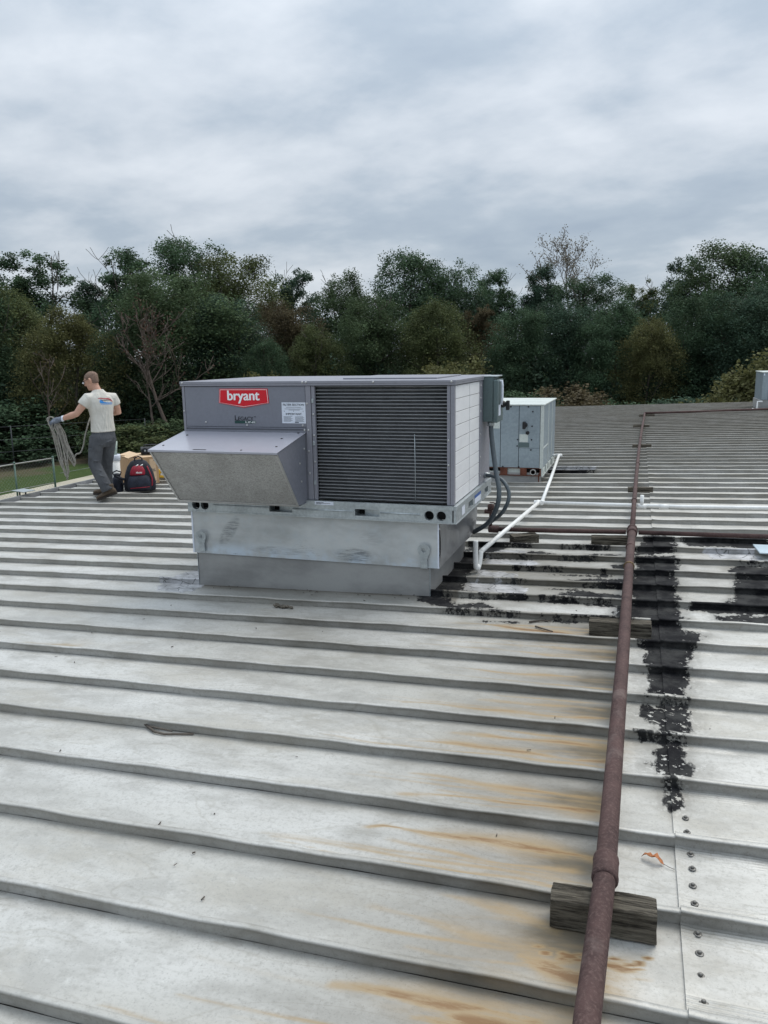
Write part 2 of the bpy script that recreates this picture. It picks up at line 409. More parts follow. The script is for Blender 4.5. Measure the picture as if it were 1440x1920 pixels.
gv = [(x, y, gh(x, y)) for y in gy for x in gx]; nx = len(gx)
gm.add(gv, [(j*nx+i, j*nx+i+1, (j+1)*nx+i+1, (j+1)*nx+i) for j in range(len(gy)-1) for i in range(nx-1)], True)
tag(gm.build('ground', M['ground']), 'mown grass with brown leaf litter towards the wood', kind='structure')
M['path'] = simple('pale_concrete', (.36, .33, .26), .9, 0, .15, .6, 9, .4)
pm = MB()
for i in range(24):
    y = -20+i*3.
    pm.box(-26.7, -24.6, y+.01, y+2.99, GZ-.3, GZ+.12)
tag(pm.build('path', M['path'], bevel=.01), 'pale concrete path beyond the eave, alongside the grass', kind='structure')

# ------------------------------------------------------------------ roof marks (in roof coordinates)
TAR_AND_SHADE = [
[(0.14,7.84),(0.33,7.82),(0.4,7.46),(0.36,7.29),(0.36,7.14),(0.04,7.04),(0.09,7.42)],
[(0.04,6.86),(0.38,6.83),(0.37,6.49),(0.29,6.42),(0.03,6.41),(0.08,6.65)],
[(0.06,7.0),(0.36,7.05),(0.36,6.8),(0.07,6.8)],
[(0.02,6.45),(0.32,6.45),(0.36,6.11),(0.34,5.89),(0.35,5.69),(0.08,5.65),(0.02,5.88)],
[(-0.47,5.8),(-0.33,5.87),(-0.05,5.81),(0.02,5.84),(0.02,5.64),(-0.15,5.67),(-0.37,5.67),(-0.46,5.72)],
[(-0.44,6.17),(-0.23,6.22),(-0.02,6.26),(-0.03,6.07),(-0.4,6.06)],
[(-0.06,5.51),(0.05,5.66),(0.3,5.66),(0.33,5.43),(0.38,5.3),(0.29,5.2),(0.13,5.2),(-0.09,5.25)],
[(0.13,5.25),(0.29,5.25),(0.36,5.06),(0.34,4.80),(0.13,4.80)],
[(0.34,5.01),(0.38,5.08),(0.44,5.03),(0.41,4.87),(0.34,4.88)],
[(0.08,4.78),(0.28,4.85),(0.4,4.77),(0.36,4.7),(0.32,4.40),(0.14,4.38),(0.11,4.54),(0.12,4.68)],
[(0.11,4.32),(0.21,4.44),(0.32,4.39),(0.34,4.33),(0.3,4.08),(0.32,3.98),(0.12,3.98),(0.13,4.17)],
[(0.09,3.91),(0.21,3.93),(0.3,3.93),(0.3,3.8),(0.28,3.58),(0.15,3.57),(0.17,3.7),(0.11,3.73),(0.09,3.79)],
[(0.09,3.53),(0.18,3.55),(0.26,3.54),(0.26,3.36),(0.3,3.32),(0.28,3.25),(0.24,3.16),(0.17,3.18),(0.13,3.3),(0.15,3.44),(0.18,3.49)],
[(0.19,3.12),(0.23,3.13),(0.23,3.05),(0.25,3.0),(0.2,2.98),(0.18,3.02),(0.2,3.06)],
[(0.82,6.77),(1.6,6.8),(1.6,6.43),(0.81,6.41),(0.75,6.57)],
[(0.78,6.42),(1.6,6.42),(1.6,6.0),(0.75,6.0)],
[(0.74,6.0),(1.6,6.02),(1.6,5.63),(0.66,5.65),(0.7,5.79)],
[(0.41,5.65),(0.61,5.65),(1.5,5.66),(1.5,5.5),(0.65,5.49),(0.41,5.52)],
[(0.57,5.41),(0.75,5.47),(1.5,5.47),(1.5,5.27),(0.58,5.31)],
[(0.44,7.59),(0.72,7.66),(1.6,7.59),(1.6,7.42),(1.01,7.36),(0.84,7.45),(0.51,7.44)],
[(-0.36,7.02),(-0.1,7.05),(-0.08,6.93),(-0.33,6.91)],
[(-0.87,7.07),(-0.75,7.02),(-0.53,6.93),(-0.77,6.87)],
[(-0.14,6.66),(-0.03,6.73),(-0.02,6.48),(-0.12,6.46)],
[(-0.47,7.28),(-0.36,7.45),(-0.05,7.47),(-0.05,7.3)],  # shade under the timber block left of the tee, painted in as tar
[(-1.45,5.45),(-1.45,7.3),(-1.21,7.3),(-1.1,7.4),(-1.11,7.11),(-1.22,6.94),(-1.25,6.47),(-1.26,6.08),(-1.2,5.65)],
[(-1.21,7.3),(-1.1,7.38),(-1.06,7.27),(-1.21,7.1)],
[(-0.92,7.01),(-0.78,7.06),(-0.52,6.9),(-0.83,6.88)],
[(-1.23,6.13),(-1.02,6.1),(-0.87,6.1),(-0.89,6.05),(-1.22,6.04)],
[(-1.24,5.7),(-1.02,5.7),(-1.02,5.62),(-1.22,5.6)],
[(-1.23,6.47),(-1.05,6.45),(-1.06,6.41),(-1.22,6.4)],
[(-0.47,5.77),(-0.44,5.83),(-0.37,5.83),(-0.36,5.68),(-0.44,5.67)],
[(-0.78,6.48),(-0.66,6.58),(-0.42,6.45),(-0.58,6.44)],
[(-1.55,5.6),(-1.3,5.55),(-1.2,5.36),(-1.03,5.45),(-0.91,5.35),(-1.18,5.27),(-1.47,5.42)],
[(-1.25,12.4),(-.9,12.3),(-.45,12.25),(-.5,12.1),(-.9,11.95),(-1.25,12.0)],
]
rs_ = random.Random(8)
for k_ in range(9, 15):
    yk = Y0+k_*PITCHR
    for a_ in (-1.2, -.92, -.6, -.32):
        if rs_.random() < .75:
            b_ = a_+rs_.uniform(.2, .5); y_ = yk-rs_.uniform(-.03, .10); h_ = rs_.uniform(.006, .024)
            TAR_AND_SHADE.append([(a_, y_), (a_+.08, y_+h_), (b_-.06, y_+h_*.8), (b_, y_+.01), (b_-.1, y_-h_*.6), (a_+.07, y_-h_*.5)])
SEAL = [
[(-1.21,7.1),(-0.91,7.07),(-0.88,6.88),(-1.1,6.86),(-1.23,6.84)],
[(-1.22,6.78),(-0.81,6.74),(-0.73,6.62),(-0.79,6.52),(-1.05,6.47),(-1.21,6.55)],
[(-1.22,6.36),(-0.89,6.3),(-0.87,6.13),(-1.19,6.12)],
[(-1.26,5.97),(-0.84,5.97),(-0.73,5.87),(-0.74,5.68),(-1.02,5.7),(-1.23,5.7)],
[(-1.42,7.38),(-1.13,7.41),(-1.23,7.16),(-1.35,7.15)],
[(-3.81,5.59),(-3.77,5.85),(-3.6,6.1),(-3.38,6.0),(-3.35,5.36),(-3.46,5.28),(-3.68,5.35)],
[(-1.3,12.6),(-.75,12.75),(-.5,12.5),(-.9,12.25),(-1.3,12.3)],
[(.6,7.25),(1.02,7.25),(1.1,6.85),(.7,6.9)],
]
RUST = [
([(-0.93,5.0),(-0.67,4.93),(-0.3,4.89),(-0.11,4.9)],.035,1.0),
([(-0.62,4.66),(-0.6,4.53),(-0.27,4.49),(-0.06,4.48)],.028,.42),
([(-0.84,4.19),(-0.67,4.19),(-0.25,4.22)],.02,.5),
([(-0.72,3.79),(-0.54,3.79),(-0.23,3.82),(-0.1,3.82)],.028,.5),
([(-1.1,3.69),(-0.66,3.69),(-0.22,3.69),(-0.09,3.7)],.026,.62),
([(-0.77,3.42),(-0.55,3.41),(-0.2,3.42),(-0.08,3.43)],.032,.7),
([(-0.97,3.3),(-0.66,3.3),(-0.19,3.28),(-0.07,3.29)],.028,.7),
([(-0.86,2.99),(-0.43,2.99),(-0.16,2.99),(-0.08,2.99)],.028,.62),
([(-0.87,2.83),(-0.52,2.89),(-0.16,2.88),(-0.08,2.88)],.022,.78),
([(-0.92,2.57),(-0.85,2.6),(-0.46,2.58),(-0.14,2.59),(-0.08,2.58)],.028,.85),
([(-0.80,2.52),(-0.39,2.48),(-0.13,2.48)],.020,.5),
([(-0.54,2.26),(-0.31,2.23),(-0.17,2.2)],.040,.42),
([(-0.75,2.15),(-0.47,2.12),(-0.22,2.09)],.045,.36),
([(-0.76,1.8),(-0.61,1.82),(-0.34,1.84),(-0.19,1.83)],.03,.8),
([(-0.51,1.75),(-0.33,1.77),(-0.11,1.79)],.05,.95),
([(-0.25,2.04),(-0.15,2.02),(-0.05,2.0)],.035,1.05),
([(-3.86,4.06),(-3.71,4.06),(-3.44,4.09)],.035,.4),
([(-0.06,1.93),(-0.23,1.95),(-0.34,1.96)],.03,.55),
([(-.03,2.10),(.03,2.08)],.02,.9),
]
rq = random.Random(31)
for k_ in range(-3, 9):
    for q_ in range(5):
        y_ = Y0+k_*PITCHR+rq.uniform(.06, .37); x0_ = rq.uniform(-1.5, -.35); x1_ = -.06
        RUST.append(([(x0_, y_+rq.uniform(-.02, .02)), ((x0_+x1_)/2, y_), (x1_, y_+rq.uniform(-.012, .012))], rq.uniform(.006, .020), rq.uniform(.18, .5)))
for k_ in range(46):
    cx_, cy_ = (-.12, 2.085) if k_ % 2 else (.035, 2.10); a_ = cx_+rq.gauss(0, .035); b_ = cy_+rq.gauss(0, .016)
    RUST.append(([(a_-.004, b_), (a_+.004, b_)], rq.uniform(.004, .009), rq.uniform(.8, 1.6)))
def seg_d(P, a, b):
    a = np.array(a); b = np.array(b); d = b-a; t = np.clip(((P-a)@d)/max(d@d, 1e-12), 0, 1)
    q = P-(a+t[:, None]*d); return np.hypot(q[:, 0], q[:, 1]), t
def poly_sdf(P, poly):
    dm = np.full(len(P), 9.); ins = np.zeros(len(P), bool); n = len(poly)
    for i in range(n):
        a, b = poly[i], poly[(i+1) % n]; dm = np.minimum(dm, seg_d(P, a, b)[0])
        c = ((a[1] > P[:, 1]) != (b[1] > P[:, 1])); 
        with np.errstate(all='ignore'): xi = a[0]+(P[:, 1]-a[1])*(b[0]-a[0])/((b[1]-a[1]) or 1e-12)
        ins ^= c & (P[:, 0] < xi)
    return np.where(ins, dm, -dm)
def marks(P):
    """P (n,2) -> tar sdf, rust, grime, sealant sdf"""
    n = len(P); tar = np.full(n, -.3); seal = np.full(n, -.3); rust = np.zeros(n); x, y = P[:, 0], P[:, 1]
    lo, hi = P.min(0)-.35, P.max(0)+.35
    def near(poly): q = np.array(poly); return (q.max(0) > lo).all() and (q.min(0) < hi).all()
    for p in TAR_AND_SHADE:
        if near(p): tar = np.maximum(tar, poly_sdf(P, p))
    for p in SEAL:
        if near(p): seal = np.maximum(seal, poly_sdf(P, p))
    for pts, w, st in RUST:
        if not near(pts): continue
        L = len(pts)-1; best = np.full(n, 9.); par = np.zeros(n); ph1 = pts[0][1]*37.; big = w > .012
        Q = P.copy(); Q[:, 1] += (.010*np.sin(6.3*x+ph1)+.005*np.sin(15*x+ph1*2.3)) if big else .004*np.sin(9*x+ph1)
        for i in range(L):
            d, t = seg_d(Q, pts[i], pts[i+1]); k = d < best; best[k] = d[k]; par[k] = (i+t[k])/L
        ww = w*(.45+.45*par)*(1+.45*np.sin(8.*x+ph1*1.7)+.25*np.sin(19*x+ph1)) if big else w
        r = st*1.12*np.exp(-(best/ww)**2)*(.45+.55*np.minimum(1, par*2.2+.15))
        if big: r = np.maximum(r, st*.5*np.exp(-(best/(ww*2.9))**2)*np.minimum(1, par*2))
        rust = np.maximum(rust, r)
    g = np.full(n, .05)
    g += .36*np.clip((y-8.)/12, 0, 1)
    g += .24*np.exp(-((x+.45)/.55)**2)*((y > 1) & (y < 5.2))*(x < 0)
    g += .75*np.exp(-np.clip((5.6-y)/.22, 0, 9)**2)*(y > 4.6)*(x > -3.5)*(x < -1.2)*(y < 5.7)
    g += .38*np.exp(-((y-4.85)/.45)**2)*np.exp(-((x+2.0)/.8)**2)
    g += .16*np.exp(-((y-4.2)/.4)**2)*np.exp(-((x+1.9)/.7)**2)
    g += .30*np.exp(-((x+.5)/.9)**2)*np.exp(-((y-6.2)/.9)**2)
    g += .14*np.exp(-((x-.32)/.2)**2)*(y < 5)
    ph = ((y-Y0) % PITCHR)
    g += .78*np.exp(-((x+.05)/.24)**2)*(x < -.035)*((y > 1.2) & (y < 5.3))*np.exp(-((ph-.24)/.11)**2)
    g += .16*np.exp(-((x+.3)/.40)**2)*(x < -.035)*((y > 1.2) & (y < 5.3))
    g += .30*np.exp(-((PITCHR-ph)/.038)**2)+.08*np.exp(-((ph-.02)/.03)**2)  # dirt and a painted soft shadow along the foot of each rib
    g += .62*np.exp(-((x+.6)/.65)**2)*np.exp(-((y-6.4)/.85)**2)*(.45+.55*np.exp(-((ph-.02)/.10)**2))+.25*np.exp(-((x-.6)/.35)**2)*np.exp(-((y-6.6)/.8)**2)
    g += .10*np.exp(-((x+.6)/.5)**2)*((y > 1) & (y < 5.2))*np.exp(-((ph-.2)/.15)**2)*(x < 0)
    g += .3*np.exp(-((x-.22)/.10)**2)*np.exp(-((ph-.36)/.05)**2)*(y < 6)
    return tar+.012, rust, np.clip(g, 0, 1), seal

bld = thing('metal_roofed_building', (0, 0, 0), 0, 'low building whose ribbed pale metal roof fills the foreground', 'building')
RIB = [(.0, .0), (.0, .034), (-.007, .0355), (-.008, .042), (-.002, .047), (.014, .047), (.019, .043), (.022, .003)]
rr = random.Random(11)
def roof_strip(k, xs, lift=0., ncross=12):
    y0 = Y0+k*PITCHR
    if ncross == 27: ac = list(np.arange(.03, .112, .0036))+list(np.linspace(.115, .315, 7))+list(np.arange(.322, .400, .0036))
    else: ac = [.03+(PITCHR-.032)*j/ncross for j in range(ncross)]
    prof = list(RIB)+[(a_, 0.) for a_ in ac]+[(PITCHR-.002, .0)]
    xs = np.array(xs); py = np.array([p[0] for p in prof]); pz = np.array([p[1] for p in prof])
    X = np.repeat(xs, len(prof)); A = np.tile(py, len(xs)); Z = np.tile(pz, len(xs))
    isr = (A < .028)
    if lift: A = np.where(A < .016, A-.003, np.where(A < .026, A+.0015, A))
    wob = .0014*np.sin(X*3.1+k*2.1)+.0010*np.sin(X*9.7+k*5.3)+.0008*np.sin(X*23+k*1.3)
    wob = np.where(A > .2, 0, wob)          # the far edge meets the next rib, keep it there
    fl = np.clip((A-.03)/(PITCHR-.06), 0, 1); can = .0035*np.sin(X*1.9+k*1.7)*np.sin(fl*pi)+.002*np.sin(X*4.3+k*.7)*np.sin(fl*2*pi)
    Zr = np.where(isr & (Z > .02), .0018*np.sin(X*7.3+k*3.1)+.0012*np.sin(X*17+k), 0)
    if lift:    # stiffening beads pressed into the lapped end
        bead = .0024*np.cos((A)*2*pi/.0144)*(((A > .035) & (A < .108)) | (A > .33))*np.clip((SEAM+.30-X)/.06, 0, 1)*(~isr)
        Zr = Zr+bead
    lf_ = lift*(1+1.3*np.clip((SEAM+.05-X)/.05, 0, 1)) if lift else 0.
    Y = y0+A+wob; W = rz(X)+Z+can*(~isr)+Zr+lf_
    m = len(prof); n = len(xs)
    V = np.stack([X, Y, W], 1)
    i, j = np.meshgrid(np.arange(n-1), np.arange(m-1), indexing='ij'); i = i.ravel(); j = j.ravel()
    F = np.stack([i*m+j, (i+1)*m+j, (i+1)*m+j+1, i*m+j+1], 1)
    sm = np.where(j >= len(RIB)-1, True, False) | ((j >= 3) & (j <= 5))
    return V, F, sm, np.stack([X, y0+np.clip(A, .0005, PITCHR-.0005)], 1)
def mesh_np(name, V, F, sm, mk, mat):
    me = bpy.data.meshes.new(name); me.vertices.add(len(V)); me.vertices.foreach_set('co', V.astype(np.float32).ravel())
    nf = len(F); me.loops.add(nf*4); me.polygons.add(nf); me.loops.foreach_set('vertex_index', F.astype(np.int32).ravel())
    me.polygons.foreach_set('loop_start', np.arange(nf, dtype=np.int32)*4)
    me.polygons.foreach_set('use_smooth', sm)
    me.update(calc_edges=True)
    if mk is not None:
        a = me.attributes.new('marks', 'FLOAT_COLOR', 'POINT'); a.data.foreach_set('color', np.stack(mk, 1).astype(np.float32).ravel())
    me.materials.append(mat); return me
def xs_for(a, b, y):
    out = []; x = a
    while x < b-1e-6:
        out.append(x)
        if y < 9: st = .024 if (-1.7 < x < 1.6 and y < 8.5) else (.05 if -5 < x < 2 else .10)
        elif y < 13: st = .10
        else: st = .35
        x += st
    out.append(b); return out
XR = 10.0
farV = []; farF = []; farS = []; farM = []; fo = 0
for k in range(-9, 65):
    yc = Y0+k*PITCHR
    for side in (0, 1):
        a, b = (EAVE, SEAM+.03) if side == 0 else (SEAM, XR)
        nc = 27 if (side == 1 and yc < 5.) else (48 if yc < 5.2 else (26 if yc < 7.8 else 12) if yc < 9 else (6 if yc < 13 else 3))
        V, F, sm, P2 = roof_strip(k, xs_for(a, b, yc), .0035 if side else 0., nc)
        mk = list(marks(P2)); m_n = len(V)//len(np.unique(P2[:, 0])); col_ = np.arange(len(P2)) % m_n; mk[2] = np.clip(mk[2]+np.where(col_ < 2, .26, np.where(col_ < 4, .40, 0)), 0, 1)  # shade painted in with dirt on rib faces and lip underside
        if yc < 12.2:
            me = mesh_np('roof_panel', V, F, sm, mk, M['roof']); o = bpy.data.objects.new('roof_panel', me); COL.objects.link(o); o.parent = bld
        else:
            farV.append(V); farF.append(F+fo); fo += len(V); farS.append(sm); farM.append(np.stack(mk, 1))
fm = np.concatenate(farM)
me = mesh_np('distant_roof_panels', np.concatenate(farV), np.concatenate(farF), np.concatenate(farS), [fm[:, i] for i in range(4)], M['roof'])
o = bpy.data.objects.new('distant_roof_panels', me); COL.objects.link(o); o.parent = bld; o['kind'] = 'stuff'
YN, YF = Y0-9*PITCHR, Y0+65*PITCHR
M['trim'] = simple('dark_roof_trim', (.13, .135, .14), .5, .4, .15, 3, 40, .1)
M['wall'] = simple('wall_sheet', (.32, .31, .28), .6, .1, .12, 1.5, 30, .1)
mb = MB(); mb.box(EAVE+.1, XR-.1, YN+.1, YF-.1, GZ-.4, rz(EAVE)-.12); mb.build('wall', M['wall'], bld)
# gutter along the eave and the turned-down far edge
mb = MB(); ze = rz(EAVE)
pr = [(EAVE+.02, ze-.004), (EAVE-.015, ze-.02), (EAVE-.015, ze-.11), (EAVE-.15, ze-.11), (EAVE-.155, ze+.035), (EAVE-.175, ze+.035), (EAVE-.165, ze-.125), (EAVE+.02, ze-.125)]
mb.poly_prism(pr, YN, YF); mb.build('gutter', M['galv_shiny'], bld)
mb = MB(); mb.add([(EAVE, YF+.004, rz(EAVE)+.02), (XR, YF+.004, rz(XR)+.02), (XR, YF+.06, rz(XR)+.02), (EAVE, YF+.06, rz(EAVE)+.02), (EAVE, YF+.06, rz(EAVE)-.2), (XR, YF+.06, rz(XR)-.2)], [(0, 1, 2, 3), (3, 2, 5, 4)])
mb.build('edge_flashing', M['trim'], bld)
# rib end caps, gutter straps
for k in range(-2, 26):
    yc = Y0+k*PITCHR
    mb = MB(); mb.box(EAVE-.003, EAVE+.004, yc-.008, yc+.03, rz(EAVE)-.02, rz(EAVE)+.048); mb.build('rib_end_cap', M['trim'], bld)
# lap screws
mb = MB(); mb.lathe([(.0125, 0), (.0125, .002), (.0105, .003), (.010, .0032)], n=16); mb.lathe([(.0062, .0032), (.0062, .0085), (.004, .0105)], n=8)
sme = mb.mesh('screw', simple('weathered_screw', (.17, .165, .155), .45, .6, .25, 60, 200, .1))
for k in range(-2, 4):
    for q in (.10, .195, .28, .365):
        if k == 3 and q > .2: continue
        o = bpy.data.objects.new('screw', sme); COL.objects.link(o); o.parent = bld
        o.location = (SEAM+.048+rr.uniform(-.004, .004), Y0+k*PITCHR+q+rr.uniform(-.006, .006), rz(SEAM+.05)+.0045)

# ------------------------------------------------------------------ big rooftop unit on its curb
RX, RY, RZ = -3.438, 5.525, .5435
RW, RD, RH = 2.203, 1.416, 1.032
curb = thing('roof_curb', (-3.40, 5.549, -.10), 0, 'low grey sheet metal curb on the roof under the big grey unit', 'roof curb')
cw, cd = 1.97, 1.30
def sloped_plate(name, x0, x1, y0, y1, z0a, z0b, z1, mat, par):
    m_ = MB(); vs = [(x0, y0, z0a), (x1, y0, z0b), (x1, y1, z0b), (x0, y1, z0a), (x0, y0, z1), (x1, y0, z1), (x1, y1, z1), (x0, y1, z1)]
    m_.add(vs, [(0, 1, 2, 3), (4, 5, 6, 7), (0, 1, 5, 4), (1, 2, 6, 5), (2, 3, 7, 6), (3, 0, 4, 7)]); return m_.build(name, mat, par, bevel=.003)
zl, zr_ = rz(-3.40)+.10-.02, rz(-1.43)+.10-.02
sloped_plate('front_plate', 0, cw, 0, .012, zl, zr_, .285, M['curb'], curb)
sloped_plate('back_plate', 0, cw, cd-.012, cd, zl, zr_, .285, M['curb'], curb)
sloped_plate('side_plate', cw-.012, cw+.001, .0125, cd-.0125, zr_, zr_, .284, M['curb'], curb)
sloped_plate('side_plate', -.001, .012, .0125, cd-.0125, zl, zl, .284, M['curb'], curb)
for a_, b_, z_ in ((cw+.0015, cw+.006, zr_), (-.005, -.0015, zl)): mb = MB(); mb.box(a_, b_, -.004, .012, z_, .28); mb.build('corner_seam', M['galv'], curb)

ad = thing('curb_adapter', (-3.43, 5.535, .182), 0, 'wide galvanised sheet metal adapter with two lifting lugs and black scuffs, under the grey unit', 'curb adapter')
aw, adp, ah = 2.079, 1.36, .361
mb = MB(); mb.box(0, aw, 0, .004, 0, ah-.002); mb.box(0, aw, .004, .05, -.0, .004); o = mb.build('front_plate', M['galv_plate'], ad, bevel=.0015)
# right-hand plate, slightly buckled outwards toward the back
mb = MB(); nu, nv = 28, 8; vs = []
for j in range(nv+1):
    for i in range(nu+1):
        u, v = i/nu, j/nv
        bul = .045*math.exp(-((u-.80)/.16)**2)*math.exp(-((v-.55)/.45)**2)+.012*sin(u*7+1)*v*(1-v)*4
        vs.append((aw+.001+bul-.0005, .0045+u*(adp-.009), v*(ah-.004)))
mb.add(vs, [(j*(nu+1)+i, j*(nu+1)+i+1, (j+1)*(nu+1)+i+1, (j+1)*(nu+1)+i) for j in range(nv) for i in range(nu)], True); mb.build('side_plate', M['galv_shiny'], ad)
mb = MB(); mb.box(-.001, .003, .0045, adp, 0, ah-.004); mb.build('side_plate', M['galv_plate'], ad)
mb = MB(); mb.box(0, aw, adp-.004, adp, 0, ah-.004); mb.build('back_plate', M['galv_plate'], ad)
for a_, b_ in ((aw-.012, aw-.0005), (-.002, .012)): mb = MB(); mb.box(a_, b_, -.0035, -.0005, .002, ah-.01); mb.build('corner_seam', M['white_label'], ad)
def lug(cx, z0, z1, bend, hole=.019):
    g = thing('lifting_lug', (cx, -.006, z0), 0); g.parent = ad
    n = 18; H = z1-z0; rt = .047; cz = H-rt
    out = [(rt*cos(a), cz+rt*sin(a)) for a in [radians(-15+210*k/n) for k in range(n+1)]]+[(-.022, .045), (-.022, 0), (.022, 0), (.022, .045)]
    hl = [(hole*cos(2*pi*k/16), cz+hole*sin(2*pi*k/16)) for k in range(16)]
    bm = bmesh.new()
    def bz(p): return -.012-bend*max(0, p[1]-.05)
    for yy in (0, -.005):
        ov = [bm.verts.new((p[0], bz(p)+yy, p[1])) for p in out]; hv = [bm.verts.new((p[0], bz(p)+yy, p[1])) for p in hl]
        es = [bm.edges.new((ov[i], ov[(i+1) % len(ov)])) for i in range(len(ov))]+[bm.edges.new((hv[i], hv[(i+1) % 16])) for i in range(16)]
        bmesh.ops.triangle_fill(bm, edges=es, use_beauty=True)
        if yy == 0: A, B = ov, hv
        else:
            for P, Q in ((A, ov), (B, hv)):
                for i in range(len(P)): bm.faces.new((P[i], P[(i+1) % len(P)], Q[(i+1) % len(P)], Q[i]))
    bmesh.ops.recalc_face_normals(bm, faces=bm.faces)
    me = bpy.data.meshes.new('lug_plate'); bm.to_mesh(me); bm.free(); me.materials.append(M['galv'])
    o = bpy.data.objects.new('lug_plate', me); COL.objects.link(o); o.parent = g
    m2 = MB(); m2.box(-.026, .026, -.016, -.0, -.012, .05); m2.build('lug_foot', M['galv'], g, bevel=.002)
lug(.092, .03, .195, .18); lug(1.967, .012, .19, .05)

rtu = thing('rooftop_unit', (RX, RY, RZ), 0, 'large grey rooftop air conditioner with a red badge, intake hood and dark coil', 'air conditioner')
# base rail with fork slots and lifting holes
mb = MB(); yr = -.022
def rail_front(m_):
    segs = [(0, .728, 'h', [(.075, .046, .036), (.155, .046, .036)]), (.728, .922, 's', None), (.922, 1.44, 'p', None), (1.44, 1.635, 's', None), (1.635, RW, 'h', [(2.019-.0, .046, .036), (2.110, .046, .036)])]
    for a, b, t, h in segs:
        if t == 'h':
            if a == 0: plate_holes(m_, a, .24, .0, .092, yr, h); m_.add([(.24, yr, 0), (b, yr, 0), (b, yr, .092), (.24, yr, .092)], [(0, 1, 2, 3)])
            else: m_.add([(a, yr, 0), (1.95, yr, 0), (1.95, yr, .092), (a, yr, .092)], [(0, 1, 2, 3)]); plate_holes(m_, 1.95, b, .0, .092, yr, h)
        elif t == 'p': m_.add([(a, yr, 0), (b, yr, 0), (b, yr, .092), (a, yr, .092)], [(0, 1, 2, 3)])
        else:
            m_.add([(a, yr, 0), (b, yr, 0), (b, yr, .020), (a, yr, .020)], [(0, 1, 2, 3)]); m_.add([(a, yr, .072), (b, yr, .072), (b, yr, .092), (a, yr, .092)], [(0, 1, 2, 3)])
            q = [(a, .020), (b, .020), (b, .072), (a, .072)]
            m_.add([(p[0], yr, p[1]) for p in q]+[(p[0], yr+.10, p[1]) for p in q], [(i, (i+1) % 4, (i+1) % 4+4, i+4) for i in range(4)])
            m_.add([(a+.06, yr+.06, .020), (b, yr+.02, .020), (b, yr+.02, .072), (a+.06, yr+.06, .072)], [(0, 1, 2, 3)])
rail_front(mb)
mb.box(0, RW, yr-.004, .0, .0925, .122); mb.box(0, RW, yr-.004, yr+.0, -.010, -.0005)
for a, b in ((.24, .72), (.93, 1.43), (1.64, 1.95)): mb.tube([(a, yr-.001, .052), (b, yr-.001, .052)], .006, 8)
rail = mb.build('base_rail', M['galv'], rtu, fixn=True)
mb = MB(); mb.box(.01, RW-.01, .085, .09, .002, .09); mb.build('rail_backing', M['dark_hole'], rtu)
mb = MB(); xr = RW+.020
slots = [(.42, .60), (1.10, 1.27)]
ya_ = 0.-.022
for a, b in ((-.022, .42), (.60, 1.10), (1.27, RD)): mb.box(RW-.01, xr, a, b, 0, .092)
for a, b in slots: mb.box(RW-.01, xr, a, b, 0, .02); mb.box(RW-.01, xr, a, b, .072, .092); mb.box(RW-.04, RW-.03, a, b, .02, .072)
mb.box(RW-.012, xr+.004, -.022, RD, .0925, .122); mb.box(RW-.012, xr+.004, -.022, RD, -.01, -.0005)
mb.build('side_rail', M['galv'], rtu, bevel=.001)
mb = MB(); mb.box(.0, .006, yr+.003, RD, -.001, .0905); mb.build('side_rail', M['galv'], rtu)
for a, b in slots: mb = MB(); mb.box(RW-.05, RW-.041, a-.01, b+.01, .0, .09); mb.build('rail_backing', M['dark_hole'], rtu)
mb = MB(); mb.box(1.117, 1.27, yr-.0065, yr-.0045, .093, .119); mb.build('rail_sticker', M['white_label'], rail)
mb = MB()
for z, a, b in ((.111, 1.13, 1.19), (.106, 1.13, 1.245), (.1, 1.13, 1.17)): mb.box(a, b, yr-.0080, yr-.0068, z-.0012, z+.0012)
mb.build('sticker_print', M['ink'], rail)
for a, b, z0, z1, mt in ((.17, .27, .02, .085, 'white_label'), (.66, .92, .015, .06, 'white_label'), (.66, .92, .061, .085, 'blue_print')):
    if mt == 'blue_print' and 'blue_print' not in M: M['blue_print'] = simple('blue_print', (.04, .11, .34), .5, 0, .05, 8, 60, 0)
    mb = MB(); mb.box(xr+.0005, xr+.002, a, b, z0, z1); mb.build('rail_sticker', M[mt], rtu)
# cabinet core and skins
mb = MB(); mb.box(.03, 1.10, .03, RD-.02, .125, .985); mb.box(1.101, RW-.09, .10, RD-.02, .125, .985); mb.build('cabinet_core', M['dark_hole'], rtu)
mb = MB(); mb.box(0, RW, RD-.02, RD, .125, .99); mb.build('back_panel', M['grey_paint'], rtu)
mb = MB(); mb.box(-.001, .02, .022, RD-.021, .125, .99); mb.build('side_panel', M['grey_paint'], rtu)
mb = MB(); mb.box(0, .022, -.002, .021, .124, .991); mb.build('corner_post', M['grey_paint_light'], rtu, bevel=.003)
mb = MB(); mb.box(.0245, 1.055, 0, .028, .678, .990); pan = mb.build('access_panel', M['grey_paint'], rtu, bevel=.003)
mb = MB(); mb.box(.0245, 1.055, .004, .028, .640, .676); mb.box(.026, 1.053, -.007, .0035, .6665, .6755); mb.box(.026, 1.053, -.007, .0035, .640, .654); mb.build('drip_strip', M['grey_paint'], rtu, bevel=.002)
mb = MB(); mb.box(.0245, 1.055, .006, .028, .124, .638); mb.build('lower_panel', M['grey_paint'], rtu, bevel=.002)
mb = MB(); mb.box(1.058, 1.100, -.003, .03, .124, .991); mb.box(1.1035, 1.131, .002, .03, .124, .991); mb.build('centre_post', M['grey_paint_light'], rtu, bevel=.003)
mb = MB(); mb.box(2.148, 2.172, .0, .03, .124, .991); mb.box(2.1745, RW, -.003, .042, .124, .991); mb.build('corner_post', M['grey_paint_light'], rtu, bevel=.003)
